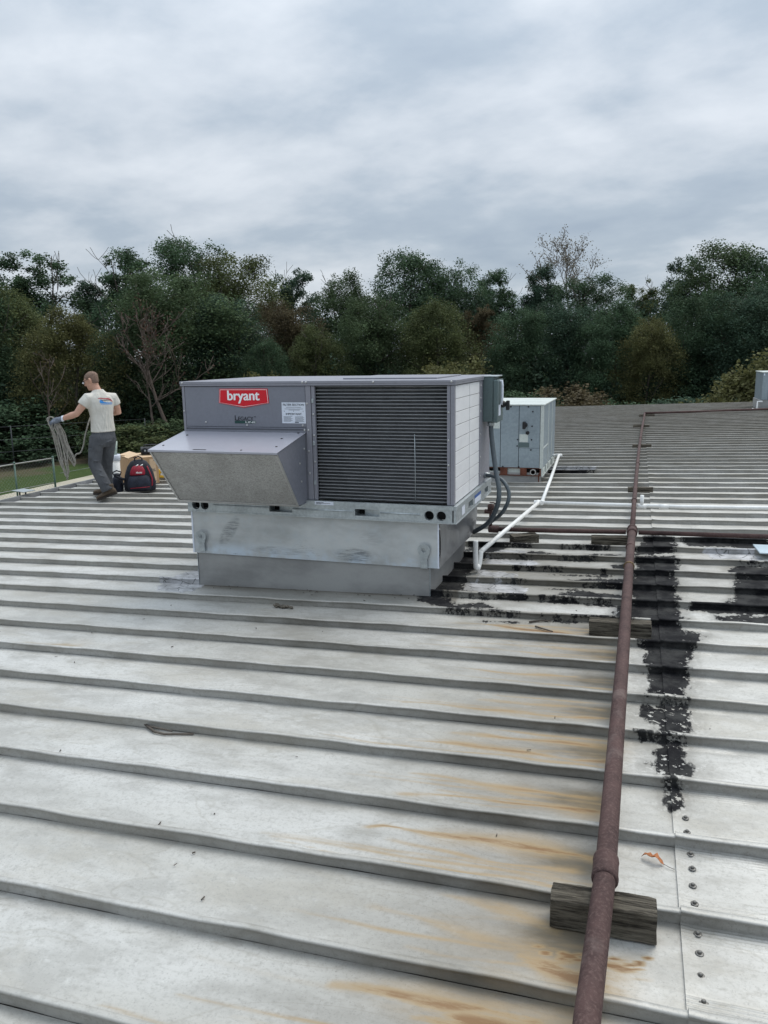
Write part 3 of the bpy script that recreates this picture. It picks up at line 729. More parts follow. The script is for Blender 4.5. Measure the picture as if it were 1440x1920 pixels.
mb = MB(); mb.box(RW-.03, RW+.002, .955, RD, .124, .991); mb.build('side_panel', M['grey_paint_light'], rtu, bevel=.003)
mb = MB(); mb.box(-.010, RW+.010, -.010, RD+.006, .993, 1.008); mb.box(-.012, RW+.012, -.012, RD+.008, 1.0082, 1.029); 
mb.box(1.25, 2.0, .3, RD-.25, 1.029, 1.040); mb.build('top_cover', M['grey_paint_light'], rtu, bevel=.003)
# front coil: fin block, guard bars, one loose vertical wire
def m_fins():
    t = NT('coil_fins'); w = t.wave(70, 'X'); z = t.noise(30, 4, .6, t.vec((.4, 1, 3)))
    blot = t.noise(2.2, 4, .6)
    c = t.mix(w, (.085, .088, .096), (.25, .255, .27)); c = t.mix(t.ss(z, .4, .7, 0, .55), c, (.015, .016, .018))
    c = t.mix(t.ss(blot, .4, .65, 0, .4), c, (.10, .105, .11))
    return t.fin(c, .6, .3, t.bump(w, .4, .004))
M['fins'] = m_fins()
mb = MB(); mb.box(1.132, 2.147, .045, .075, .126, .990); coil = mb.build('coil', M['fins'], rtu)
M['bar'] = simple('coil_guard_bar', (.27, .28, .295), .4, .5, .12, 9, 60, .05)
mb = MB(); nb_ = 34
for i in range(nb_):
    z = .142+.842*i/(nb_-1); mb.box(1.1325, 2.1465, .022, .034, z-.0026, z+.0026)
gd = mb.build('coil_guard', M['bar'], rtu, bevel=.0015); gd['kind'] = 'stuff'
mb = MB()
for i in range(nb_-1):
    z = .142+.842*(i+.5)/(nb_-1); mb.tube([(1.1325, .046, z), (2.1465, .046, z)], .0065, 6)
gd = mb.build('coil_tubes', simple('coil_tube', (.085, .087, .092), .6, .2, .2, 12, 60, 0), rtu); gd['kind'] = 'stuff'
mb = MB(); mb.tube([(1.905, .016, .13), (1.906, .015, .35), (1.903, .016, .64)], .0025, 6); mb.build('guard_wire', M['galv'], rtu)
for z in (.88, .56, .26): mb = MB(); mb.box(1.106, 1.124, -.006, .002, z-.016, z+.016); mb.build('coil_clip', M['galv'], rtu, bevel=.002)
# side coil behind a fine pale guard in two columns
def m_sidecoil():
    t = NT('pale_coil_guard'); w = t.wave(55, 'Z'); w2 = t.wave(38, 'Y'); n = t.noise(5, 5, .6, t.vec((1, .7, 2)))
    c = t.mix(t.math('MULTIPLY', t.math('MULTIPLY', w, w2), .8), (.84, .84, .85), (.55, .56, .58)); c = t.mix(t.ss(n, .4, .7, 0, .4), c, (.66, .66, .68))
    return t.fin(c, .5, .15, t.bump(t.math('MULTIPLY', w, w2), .4, .003))
M['sidecoil'] = m_sidecoil()
z0, z1 = .128, .988
cols = [(.046, .55), (.562, .952)]
mb = MB(); mb.box(RW-.03, RW-.012, .045, .953, z0, z1); mb.build('coil', M['fins'], rtu)
for a, b in cols:
    hh = (z1-z0)/9
    for i in range(9):
        mb = MB(); mb.box(RW-.011, RW-.003, a+.002, b-.002, z0+i*hh+.002, z0+(i+1)*hh-.002); mb.build('guard_panel', M['sidecoil'], rtu, bevel=.002)
# hood
HX0, HX1, HF, HT0, HT1, HB = .004, 1.045, -.50, .637, .545, -.155
hb_z = .098
mb = MB(); mb.add([(HX0-.006, -.001, HT0), (HX1+.006, -.001, HT0), (HX1+.006, HF-.012, HT1), (HX0-.006, HF-.012, HT1), (HX0-.006, -.001, HT0+.004), (HX1+.006, -.001, HT0+.004), (HX1+.006, HF-.012, HT1+.004), (HX0-.006, HF-.012, HT1+.004)],
   [(0, 1, 2, 3), (4, 5, 6, 7), (0, 1, 5, 4), (1, 2, 6, 5), (2, 3, 7, 6), (3, 0, 4, 7)])
mb.add([(HX0-.006, HF-.0125, HT1-.012), (HX1+.006, HF-.0125, HT1-.012), (HX1+.006, HF-.0125, HT1+.003), (HX0-.006, HF-.0125, HT1+.003), (HX0-.006, HF-.016, HT1-.012), (HX1+.006, HF-.016, HT1-.012), (HX1+.006, HF-.016, HT1+.003), (HX0-.006, HF-.016, HT1+.003)],
   [(0, 1, 2, 3), (4, 5, 6, 7), (0, 1, 5, 4), (1, 2, 6, 5), (2, 3, 7, 6), (3, 0, 4, 7)])
M['hood_skylit_paint'] = simple('hood_skylit_paint', (.36, .36, .405), .24, .05, .03, 2.5, 12, 0, .8, .02)  # sky reflection on the hood top painted in as a lighter grey
mb.build('hood_top', M['hood_skylit_paint'], rtu, bevel=.0015)
for x in (HX1-.003, HX0):
    mb = MB(); mb.poly_prism([(-.001, HT0-.002), (HF, HT1-.002), (HB, hb_z), (-.001, hb_z+.02)], x, x+.003, 'x'); mb.build('hood_side', M['grey_paint'], rtu)
def m_mesh():
    t = NT('aluminium_mesh_filter'); V = t.vec((1, 1, 1))
    w1 = t.wave(34, 'X', None, 2.5); w2 = t.wave(30, 'Z', None, 3.5); n = t.noise(3.2, 5, .65); f = t.noise(140, 3, .7); f2 = t.noise(45, 4, .7)
    k = t.math('MULTIPLY', w1, w2)
    c = t.mix(t.ss(k, .1, .7), (.27, .265, .25), (.55, .54, .515)); c = t.mix(t.ss(f, .38, .62, 0, .6), c, (.62, .61, .59)); c = t.mix(t.ss(f2, .45, .65, 0, .4), c, (.22, .21, .20))
    c = t.mix(t.ss(n, .42, .65, 0, .35), c, (.22, .21, .195))
    return t.fin(c, .6, .3, t.bump(f, .6, .003))
M['mesh'] = m_mesh()
fa = Vector((0, HF, HT1-.014)); fb = Vector((0, HB, hb_z)); fd = (fb-fa); fl = fd.length; fd.normalize(); fnm = Vector((0, -fd.z, fd.y)) if fd.y > 0 else Vector((0, fd.z, -fd.y))
if fnm.y > 0: fnm = -fnm
def slab(m_, x0, x1, a, b, d0, d1):
    vs = []
    for x in (x0, x1):
        for q in (a, b):
            for d in (d0, d1): p = fa+fd*q+fnm*d; vs.append((x, p.y, p.z))
    m_.add(vs, [(0, 1, 3, 2), (4, 6, 7, 5), (0, 4, 5, 1), (2, 3, 7, 6), (0, 2, 6, 4), (1, 5, 7, 3)])
mb = MB(); slab(mb, HX0+.017, HX1-.017, .006, fl-.020, -.012, -.002); mb.build('filter_screen', M['mesh'], rtu)
M['alu'] = simple('bare_aluminium_frame', (.46, .45, .43), .4, .55, .12, 7, 60, .05)
mb = MB(); slab(mb, HX0+.001, HX0+.0165, .004, fl, -.014, .006); slab(mb, HX1-.0165, HX1-.001, .004, fl, -.014, .006); slab(mb, HX0+.017, HX1-.017, fl-.019, fl, -.014, .006)
mb.build('screen_frame', M['alu'], rtu, bevel=.0015)
mb = MB(); mb.box(HX0, HX1, HB+.004, -.001, hb_z+.003, hb_z+.008); mb.build('hood_floor', M['grey_paint'], rtu)
mb = MB(); mb.box(.365, .47, HF+.008, HF+.028, HT1+.0085, HT1+.0105); mb.build('hood_notch', M['dark_hole'], rtu)
# screws on the unit
smb = MB(); smb.lathe([(.0085, 0), (.0085, -.003), (.006, -.0055), (.003, -.0055)], n=10, axis='y'); usm = smb.mesh('screw', M['screw'])
smx = MB(); smx.lathe([(.0085, 0), (.0085, .003), (.006, .0055), (.003, .0055)], n=10, axis='x'); usx = smx.mesh('screw', M['screw'])
def scr(x, y, z, me=usm):
    o = bpy.data.objects.new('screw', me); COL.objects.link(o); o.parent = rtu; o.location = (x, y, z)
for x, z in ((.012, 1.018), (1.04, 1.018), (1.07, 1.018), (RW-.02, 1.018), (1.07, .86), (1.075, .66), (1.072, .50), (1.074, .33), (1.118, .78), (1.118, .62), (1.118, .42), (.012, .80), (2.160, .80), (2.160, .60), (2.160, .42), (1.6, 1.018)):
    scr(x, -.0125 if z > 1 else (-.003 if x < 1.1 else .0), z)
for x, z in ((.20, .712), (.56, .692), (1.045, .66), (1.03, .695)): scr(x, -.0005 if z > .68 else -.007, z)
for y, z in ((.975, .95), (.975, .85), (.975, .74), (.975, .55), (.975, .36), (.975, .2)): scr(RW+.002, y, z, usx)
sz_ = MB(); sz_.lathe([(.0085, 0), (.0085, .003), (.006, .0055), (.003, .0055)], n=10); usz = sz_.mesh('screw', M['black'])
for x, q in ((.10, .25), (.06, .8), (.93, .35), (.98, .75), (.75, .95), (1.0, .05)):
    scr(x, HF*q, HT0+(HT1-HT0)*q+.0045, usz)
for y, z in ((-.12, .42), (-.10, .28), (-.03, .52)): scr(HX1, y, z, usx)
# badge and lettering
def plate_xz(pts, y0, y1): m_ = MB(); m_.poly_prism(pts, y0, y1, 'y'); return m_
BC, BT = .541, .972
def badge(k, dz=0): return [(BC-.206*k, BT-dz), (BC+.206*k, BT-dz), (BC+.215*k, BT-.109+dz*.3), (BC, BT-.145+dz*1.05), (BC-.215*k, BT-.109+dz*.3)]
BOLD = .0026
bo = plate_xz(badge(1.), -.004, -.0012).build('badge', M['badge_red'], pan)
bq = plate_xz(badge(.972, .006), -.0046, -.0041).build('badge_line', M['badge_white'], bo)
bq = plate_xz(badge(.958, .009), -.0052, -.0047).build('badge_field', M['badge_red'], bo)
tm0 = text_mesh('bryant', .272, .0985, .006, 0)
acc = MB()
for q, (ddx, ddz) in enumerate(((0, 0), (-BOLD, 0), (BOLD, 0), (0, .0012))):
    acc.add([(v.co.x+ddx, -.0004*q, v.co.z+ddz) for v in tm0.vertices], [tuple(p.vertices) for p in tm0.polygons])
acc.build('badge_lettering', M['badge_white'], bo, (BC, -.0056, .909), fixn=False)
g1 = text('model_lettering', 'L', .026, .039, M['black_print'], pan, (.470, -.0012, .748))
text('model_lettering', 'EGACY', .130, .029, M['black_print'], pan, (.551, -.0012, .743))
text('model_lettering', 'TM', .012, .007, M['black_print'], pan, (.630, -.0012, .757))
gb = plate_xz([(.455, .7055), (.636, .7055), (.636, .7255), (.455, .7255)], -.0022, -.0008).build('green_strip', M['green_bar'], pan)
text('model_lettering', 'LINE', .086, .0135, M['badge_white'], gb, (.592, -.0026, .7155), bold=.0)
stx, stz = .958, .789
stk = plate_xz([(stx-.098, stz-.079), (stx+.098, stz-.079), (stx+.098, stz+.079), (stx-.098, stz+.079)], -.0022, -.0008).build('filter_notice', M['white_label'], pan)
text('notice_lettering', 'FILTER SECTION', .172, .0155, M['ink'], stk, (stx, -.0024, stz+.062))
text('notice_lettering', 'IMPORTANT', .13, .0145, M['ink'], stk, (stx, -.0024, stz-.008))
mb = MB()
for z, a, b in ((.043, -.062, .062), (.030, -.075, .078), (.022, -.04, .05)): mb.box(stx+a, stx+b, -.0030, -.0023, stz+z-.0012, stz+z+.0012)
for i in range(6):
    z = -.028-.0072*i; mb.box(stx-.085, stx-.012-.012*(i % 2), -.0030, -.0023, stz+z-.001, stz+z+.001); mb.box(stx+.01, stx+.085-.01*((i+1) % 2), -.0030, -.0023, stz+z-.001, stz+z+.001)
mb.box(stx+.008, stx+.04, -.0030, -.0023, stz-.074, stz-.068)
for q in (-.078, 0, .078): mb.add([(stx+q-.004, -.0026, stz+.016), (stx+q+.004, -.0026, stz+.016), (stx+q, -.0026, stz+.008)], [(0, 1, 2)])
mb.build('notice_print', M['ink'], stk)
# disconnect switch box with handle, conduit
db = thing('disconnect_box', (RW+.002, 1.075, .645), 0); db.parent = rtu
mb = MB(); mb.box(0, .088, 0, .26, 0, .372); mb.build('box_body', M['box_green'], db, bevel=.006)
mb = MB(); mb.box(.089, .128, -.012, .272, -.006, .350); mb.build('box_cover', M['box_green'], db, bevel=.008)
mb = MB(); mb.box(.0, .12, -.005, .265, .3735, .383); mb.build('box_lid', M['galv'], db, bevel=.003)
mb = MB(); mb.tube([(.12, .08, .335), (.146, .08, .335), (.150, .08, .30), (.150, .08, .20), (.142, .08, .14)], .011, 8); mb.build('cover_latch', M['white_label'], db)
mb = MB(); mb.lathe([(.03, .128), (.03, .15), (.018, .17), (.016, .19)], (0, .16, .14), 12, 'x'); mb.box(.172, .200, .135, .185, .09, .17); mb.build('switch_handle', M['black'], db, bevel=.006)
mb = MB(); mb.box(.128, .131, .03, .13, .05, .14); mb.build('box_sticker', M['white_label'], db)
# ---- conduits hang off the unit
def smooth_path(pts, n=8):
    P = [Vector(p) for p in pts]; out = []
    for i in range(len(P)-1):
        a, b, c, d = P[max(0, i-1)], P[i], P[i+1], P[min(len(P)-1, i+2)]
        for k in range(n):
            t = k/n; out.append(.5*((2*b)+(c-a)*t+(2*a-5*b+4*c-d)*t*t+(3*b-a-3*c+d)*t**3))
    out.append(P[-1]); return out
def W2L(pts): return [(p[0]-RX, p[1]-RY, p[2]-RZ) for p in pts]
c1 = W2L([(-1.175, 6.67, 1.185), (-1.165, 6.66, 1.05), (-1.12, 6.60, .80), (-1.075, 6.53, .62), (-1.09, 6.52, .48), (-1.17, 6.58, .33), (-1.33, 6.75, .20)])
mb = MB(); mb.tube(smooth_path(c1), .0205, 12); mb.build('conduit', M['conduit'], rtu)
c2 = W2L([(-1.232, 6.70, .72), (-1.16, 6.66, .722), (-1.06, 6.62, .69), (-1.0, 6.58, .60), (-1.01, 6.56, .50), (-1.09, 6.62, .38), (-1.28, 6.86, .22)])
mb = MB(); mb.tube(smooth_path(c2), .0165, 12); mb.build('conduit', M['conduit'], rtu)
mb = MB(); q = c1[0]; mb.lathe([(.030, -.035), (.030, -.005), (.026, 0), (.026, .012)], (q[0], q[1], q[2]), 8); mb.build('conduit_fitting', M['galv'], rtu)
mb = MB(); q = c2[0]; mb.lathe([(.028, 0), (.028, .03), (.024, .034), (.024, .05)], (q[0]-.002, q[1], q[2]), 8, 'x'); mb.build('conduit_fitting', M['galv'], rtu)

# ------------------------------------------------------------------ second, pale galvanised unit with its own curb
U2X, U2Y = -1.203, 10.95; U2W, U2D = 1.75, 1.60
M['pale_galv'] = simple('pale_blue_galvanised', (.29, .345, .38), .42, .35, .13, 1.6, 25, .06)
M['pale_strip'] = simple('pale_panel_edge', (.55, .59, .56), .45, .2, .12, 3, 40, .05)
M['rust'] = simple('brown_rust', (.13, .045, .026), .85, 0, .3, 9, 70, .4)
c2b = thing('roof_curb', (U2X-U2W, U2Y+.03, rz(U2X)-.02), 0, 'grey curb with a rusty seam, on the roof under the pale unit behind', 'roof curb')
cb0 = -U2W*S-.05
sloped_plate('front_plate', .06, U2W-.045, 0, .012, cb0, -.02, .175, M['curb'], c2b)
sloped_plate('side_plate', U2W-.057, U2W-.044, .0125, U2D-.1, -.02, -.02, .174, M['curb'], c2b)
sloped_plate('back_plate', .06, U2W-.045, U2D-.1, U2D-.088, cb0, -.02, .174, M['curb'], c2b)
mb = MB(); mb.box(U2W-.062, U2W-.045, -.005, -.0005, -.0, .172); mb.build('rusty_seam', M['rust'], c2b)
u2 = thing('rooftop_unit', (U2X-U2W, U2Y, .135), 0, 'pale blue galvanised air conditioner with a rusted base, behind the big grey unit', 'air conditioner')
h2 = .936
mb = MB(); mb.box(.05, U2W-.05, .05, U2D-.05, .02, h2-.02); mb.build('cabinet_core', M['dark_hole'], u2)
seams = [0, .58, 1.16, 1.415, U2W-.045]
for a, b in zip(seams[:-1], seams[1:]):
    if b > 1.6:
        for z0, z1 in ((.058, .33), (.334, h2-.022)):
            mb = MB(); mb.box(a+.003, b-.003, 0, .03, z0, z1); mb.build('front_panel', M['pale_galv'], u2, bevel=.004)
    else: mb = MB(); mb.box(a+.003, b-.003, 0, .03, .058, h2-.022); mb.build('front_panel', M['pale_galv'], u2, bevel=.004)
mb = MB(); mb.box(U2W-.043, U2W, -.004, .035, .05, h2-.022); mb.build('corner_post', M['pale_strip'], u2, bevel=.004)
for a, b in ((.038, .62), (.624, 1.10), (1.104, U2D-.04)):
    mb = MB(); mb.box(U2W-.03, U2W-.001, a, b, .058, h2-.022); mb.build('side_panel', M['pale_galv'], u2, bevel=.004)
mb = MB(); mb.box(U2W-.005, U2W+.006, .60, .63, .05, h2-.024); mb.box(U2W-.005, U2W+.006, 1.09, 1.115, .05, h2-.024); mb.box(U2W-.005, U2W+.004, .04, .6, .325, .34); mb.build('panel_trim', M['pale_strip'], u2, bevel=.002)
mb = MB(); mb.box(0, U2W-.002, U2D-.04, U2D, .0, h2-.022); mb.box(0, .03, .03, U2D-.041, .0, h2-.022); mb.build('back_panel', M['pale_galv'], u2)
mb = MB(); mb.box(-.012, U2W+.012, -.014, U2D+.01, h2-.018, h2); mb.build('top_cover', M['pale_strip'], u2, bevel=.004)
# rusted base with openings
mb = MB()
for a, b in ((0, .30), (.55, .62), (.86, .95), (1.16, 1.26), (1.44, 1.53), (1.71, U2W)): mb.box(a, b, .002, .03, -.045, .056)
mb.box(0, U2W, .004, .028, -.058, -.046); mb.box(0, U2W, .005, .027, .046, .0555)
mb.build('base_frame', M['rust'], u2, bevel=.003)
mb = MB()
for a, b in ((.95, 1.16), (1.26, 1.44)): mb.box(a+.002, b-.002, .033, .04, -.044, .0)
mb.box(1.262, 1.438, .032, .042, .002, .045); mb.build('base_plate', M['pale_strip'], u2)
mb = MB(); mb.lathe([(.042, -.012), (.042, .03), (.030, .03), (.030, -.012)], (1.62, 0, .0), 16, 'y'); mb.build('drain_boss', M['alu'], u2)
mb = MB(); mb.lathe([(.029, -.004), (.029, .0)], (1.62, 0, .0), 16, 'y'); mb.build('drain_opening', M['dark_hole'], u2)
mb = MB(); 
for a, b in ((0, .25), (.40, .62), (.74, 1.04), (1.2, U2D)): mb.box(U2W-.02, U2W+.003, a, b, -.05, .05)
mb.box(U2W-.018, U2W+.005, 0, U2D, -.06, -.0505); mb.build('side_rail', M['pale_strip'], u2, bevel=.003)
for x, z in ((.98, h2-.035), (1.30, h2-.035), (1.54, h2-.035), (1.60, h2-.1), (1.595, h2-.3), (1.59, .45), (1.585, .31), (1.40, .45), (1.395, .36), (1.2, .07), (.9, .07), (1.42, .07), (.7, .07)):
    mb = MB(); mb.sphere((x, -.006 if x < 1.7 else -.01, z), (.011, .007, .011), 8, 6); mb.build('screw', M['black'], u2)
mb = MB(); mb.lathe([(.03, 0), (.036, -.02), (.03, -.05), (.012, -.055)], (1.50, -.001, .655), 10, 'y'); mb.box(1.47, 1.51, -.075, -.012, .60, .70); mb.build('switch_handle', M['black'], u2, bevel=.008)
mb = MB(); mb.lathe([(.026, 0), (.026, -.012), (.012, -.016)], (1.535, -.001, .545), 12, 'y'); mb.build('gauge', M['black'], u2)
for a, b, z0, z1, mt in ((1.425, 1.54, .415, .525, 'pale_strip'), (1.0, 1.15, .60, .90, 'pale_strip'), (.72, .88, .53, .84, 'white_label'), (1.41, 1.56, .345, .41, 'box_green')):
    mb = MB(); mb.box(a, b, -.003, -.0005, z0, z1); mb.build('panel_sticker', M[mt], u2)

# ------------------------------------------------------------------ third unit, far right
U3 = thing('rooftop_unit', (3.285, 24.2, .40), 0, 'small distant blue grey unit cut off at the right edge of the roof', 'air conditioner')
for a, b in ((0, .16), (.165, .62), (.625, 1.3), (1.305, 2.0)):
    mb = MB(); mb.box(a+.003, b-.003, 0, .03, .0, .74); mb.build('front_panel', M['pale_galv'], U3, bevel=.006)
mb = MB(); mb.box(0, 2.0, .031, 1.4, .0, .738); mb.build('cabinet_core', M['pale_galv'], U3)
mb = MB(); mb.box(-.02, 2.02, -.02, 1.42, .741, .765); mb.build('top_cover', M['pale_strip'], U3, bevel=.005)
mb = MB(); mb.box(.02, .05, -.012, -.0, .66, .72); mb.build('panel_sticker', M['white_label'], U3)
C3 = thing('roof_curb', (3.25, 24.22, .06), 0, 'low grey curb on the roof under the small distant unit at the right edge', 'roof curb')
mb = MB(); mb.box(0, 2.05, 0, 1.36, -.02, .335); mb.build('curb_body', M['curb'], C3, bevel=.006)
mb = MB(); mb.box(-.1, .6, -.16, -.01, rz(3.2)-.05, rz(3.2)+.02); mb.build('curb_flashing', M['trim'], C3)

# ------------------------------------------------------------------ brown gas pipe, its branches and timber sleepers
PR = .0335
pz = lambda x: rz(x)+.137
gp = thing('gas_pipe', (0, 0, 0), 0, 'long rusty brown pipe on timber blocks running up the roof from the foreground', 'pipe')
main = [(-.075, -1.5), (-.05, 1.73), (-.03, 2.3), (-.022, 3.2), (-.012, 4.26), (-.003, 6.22), (.010, 7.34)]
mb = MB(); mb.tube([(x, y, pz(x)) for x, y in main], PR, 20); mb.build('pipe_run', M['pipe'], gp)
def band(y, x, r, l, mat='pipe', taper=.0):
    m_ = MB(); m_.lathe([(PR, -l/2-.002), (r*.93, -l/2), (r, -l/2+.006), (r, -l/2+.02), (r*.96, -l/2+.026), (r*.965, l/2-.02), (r, l/2-.012), (r*.97, l/2), (PR, l/2+.002)], (x, y, pz(x)), 20, 'y'); return m_.build('coupling', M[mat], gp)
band(2.33, -.03, .0415, .11)
M['brass'] = simple('tarnished_brass', (.13, .085, .04), .5, .5, .25, 20, 80, .1)
mb = MB(); mb.lathe([(PR, -.012), (PR+.008, -.008), (PR+.008, .008), (PR, .012)], (-.003, 6.12, pz(0)), 20, 'y'); mb.build('pipe_ring', M['brass'], gp)
mb = MB(); mb.lathe([(PR, -.01), (PR+.005, -.006), (PR+.005, .006), (PR, .01)], (0, 6.75, pz(0)), 20, 'y'); mb.build('pipe_ring', M['pipe'], gp)
mb = MB(); mb.lathe([(PR, -.10), (.046, -.098), (.048, -.06), (.041, -.055), (.041, .055), (.048, .06), (.046, .098), (.028, .10)], (.010, 7.40, pz(0)), 20, 'y'); mb.build('pipe_tee', M['pipe'], gp)
sm_ = [(.010, 7.50), (.018, 8.88), (.035, 11.0), (.07, 14.27), (.12, 17.6), (.195, 21.58), (.21, 22.62)]
mb = MB(); mb.tube([(x, y, rz(x)+.12) for x, y in sm_], .0245, 14); mb.build('pipe_run', M['pipe'], gp)
for y, x in ((9.1, .02), (12.2, .05), (15.9, .095)):
    mb = MB(); mb.lathe([(.0245, -.03), (.031, -.028), (.031, .028), (.0245, .03)], (x, y, rz(x)+.12), 12, 'y'); mb.build('coupling', M['pipe'], gp)
mb = MB(); mb.tube([(.21, 22.62, rz(.2)+.12), (1.2, 22.75, rz(1.2)+.12), (3.4, 23.2, rz(3.4)+.12), (3.6, 24.1, rz(3.5)+.15)], .028, 10); mb.build('branch_pipe', M['pipe'], gp)
mb = MB(); mb.tube([(.065, 7.40, pz(0)-.01), (2, 7.41, rz(2)+.105), (XR-.2, 7.46, rz(XR)+.105)], .021, 12); mb.build('branch_pipe', M['pipe'], gp)
mb = MB(); mb.tube([(-.045, 7.40, pz(0)-.01), (-.65, 7.41, rz(-.6)+.12), (-1.26, 7.42, rz(-1.2)+.12)], .022, 12); mb.build('branch_pipe', M['pipe'], gp)
mb = MB(); mb.lathe([(.026, -.05), (.036, -.045), (.036, .045), (.026, .05)], (-1.27, 7.42, rz(-1.2)+.12), 12, 'x'); mb.tube([(-1.30, 7.42, .09), (-1.30, 7.43, .20), (-1.30, 7.43, .33)], .016, 10)
mb.build('pipe_riser', M['pipe'], gp)
mb = MB(); mb.lathe([(.02, -.03), (.033, -.02), (.033, .02), (.02, .03)], (-1.30, 7.43, .30), 10, 'z'); mb.tube([(-1.36, 7.43, .255), (-1.30, 7.43, .255)], .022, 10); mb.tube([(-1.31, 7.43, .345), (-1.27, 7.40, .35), (-1.22, 7.38, .335)], .006, 6); mb.build('gas_cock', M['pipe'], gp)

def sleeper(name, cx, y, L, w, h, lab, rot=0, z=None, seed=0):
    rg_ = random.Random(seed); m_ = MB(); n = 14; rs = []
    for i in range(n+1):
        x = -L/2+L*i/n; e = .0013 if 0 < i < n else .003
        rs.append([(x+rg_.uniform(-e, e), -w/2+rg_.uniform(-e, e), rg_.uniform(0, .001)), (x+rg_.uniform(-e, e), w/2+rg_.uniform(-e, e), rg_.uniform(0, .001)), (x+rg_.uniform(-e, e), w/2+rg_.uniform(-e, e), h+rg_.uniform(-e, e)), (x+rg_.uniform(-e, e), 0+rg_.uniform(-e, e), h+rg_.uniform(-e, e)*1.3), (x+rg_.uniform(-e, e), -w/2+rg_.uniform(-e, e), h+rg_.uniform(-e, e)), (x+rg_.uniform(-e, e), -w/2+rg_.uniform(-e, e), h*.5+rg_.uniform(-e, e))])
    m_.rings(rs, False); o = m_.build(name, M['wood'], None, (cx, y, rz(cx)+.006 if z is None else z), (0, -math.atan(S), rot), bevel=.0025)
    return tag(o, lab, 'timber block', 'timber blocks under the brown pipe')
SL = 'timber_block'
sleeper(SL, -.03, 2.235, .31, .088, .098, 'weathered timber block with a reddish patch, nearest one under the brown pipe in the foreground', seed=1)
sleeper(SL, -.04, 4.905, .37, .09, .098, 'mossy timber block under the brown pipe beside the tar, second from the front', seed=2)
sleeper(SL, -.175, 7.37, .34, .10, .085, 'dark timber block under the thin branch pipe, just left of the pipe tee', .03, seed=3)
sleeper(SL, -.965, 7.36, .25, .12, .085, 'short skewed timber block under the branch pipe, beside the white drain pipe', .5, seed=4)
sleeper(SL, .09, 10.20, .30, .09, .085, 'brownish timber block under the thin pipe, just past the white drain pipe', seed=5)
sleeper(SL, .12, 15.10, .33, .09, .085, 'dark timber block crossing the thin pipe midway up the far roof', seed=6)
sleeper(SL, .12, 19.27, .36, .10, .085, 'dark timber block crossing the thin pipe, second from its far end', seed=7)
sleeper(SL, .27, 22.62, .40, .10, .085, 'farthest timber block, where the thin pipe turns to the right', seed=8)

# ------------------------------------------------------------------ white drain pipes
dp = thing('drain_pipe', (0, 0, 0), 0, 'white plastic drain pipe crossing the roof and joining both units', 'pipe')
R_ = .0205
def seg(pts, r=R_, nm='pipe_run'): m_ = MB(); m_.tube(pts, r, 14); return m_.build(nm, M['white_pvc'], dp)
jx, jy, jz = -1.03, 9.03, .065
seg([(jx, jy, jz), (.6, 9.0, rz(.6)+.072), (3, 8.98, rz(3)+.072), (XR-.3, 8.96, rz(XR)+.072)])
seg([(jx, jy, jz), (-1.185, 6.32, .135)])
seg([(-.99, 9.03, jz+.01), (-1.06, 10.7, .10), (-1.115, 12.35, .20)])
seg([(-1.115, 12.37, .20), (-1.25, 12.37, .20)])
seg(smooth_path([(-1.185, 6.32, .135), (-1.189, 6.302, .07), (-1.195, 6.285, .022), (-1.205, 6.26, .005), (-1.213, 6.24, .03), (-1.215, 6.24, .12), (-1.215, 6.24, .245)], 6), nm='trap')
seg([(.10, 9.0, .05), (.10, 9.0, .20)], nm='stub')
for p, ax in (((jx, jy, jz), 'x'), ((.10, 9.0, rz(.1)+.072), 'x'), ((.33, 9.0, rz(.33)+.072), 'x'), ((-.99, 9.04, jz+.005), 'y'), ((-1.115, 12.36, .20), 'x')):
    m_ = MB(); m_.lathe([(R_, -.05), (R_+.007, -.05), (R_+.007, .05), (R_, .05)], p, 14, ax); m_.build('fitting', M['white_pvc'], dp)
m_ = MB(); m_.sphere((jx-.003, jy, jz), .033, 12, 8); m_.build('fitting', M['white_pvc'], dp)
m_ = MB(); m_.sphere((-1.205, 6.262, .012), .031, 12, 8); m_.build('fitting', M['white_pvc'], dp)
dp3 = thing('drain_pipe', (3.2, 24.05, .12), 0, 'short white plastic elbow pipe beside the small unit at the right edge', 'pipe')
m_ = MB(); m_.tube([(-.12, 0, .03), (-.02, 0, .03), (-.02, 0, .24), (.10, 0, .24)], .025, 8); m_.build('pipe_run', M['white_pvc'], dp3)
m_ = MB(); m_.sphere((-.13, 0, .03), .035, 8, 6); m_.build('fitting', M['white_pvc'], dp3)

# ------------------------------------------------------------------ trees
def m_leaf():
    t = NT('foliage')
    oi = t.n('ShaderNodeObjectInfo'); at = t.n('ShaderNodeAttribute'); at.attribute_name = 'leafv'
    n = t.noise(.55, 3, .6)
    k = t.math('MULTIPLY', t.ss(at.outputs['Fac'], 0, 1, .72, 1.28), t.ss(n, .3, .7, .72, 1.2))
    sc = t.n('ShaderNodeVectorMath', operation='SCALE'); t.l(oi.outputs['Color'], sc.inputs[0]); t.l(k, sc.inputs['Scale'])
    warm = t.mix(t.math('MULTIPLY', t.ss(t.noise(.9, 4, .6), .58, .74), .55), sc.outputs[0], (.085, .075, .022))
    t.fin(warm, .75, 0, None, .15)
    tr = t.n('ShaderNodeBsdfTranslucent'); t.l(warm, tr.inputs[0])
    mx = t.n('ShaderNodeMixShader'); mx.inputs[0].default_value = .32; t.l(t.b.outputs[0], mx.inputs[1]); t.l(tr.outputs[0], mx.inputs[2]); t.l(mx.outputs[0], t.out.inputs[0])
    return t.m
M['leaf'] = m_leaf()
M['bark'] = simple('grey_brown_bark', (.085, .072, .06), .9, 0, .3, 3, 30, .6)
M['bark_pale'] = simple('pale_dry_twigs', (.20, .175, .155), .9, 0, .2, 3, 30, .3)
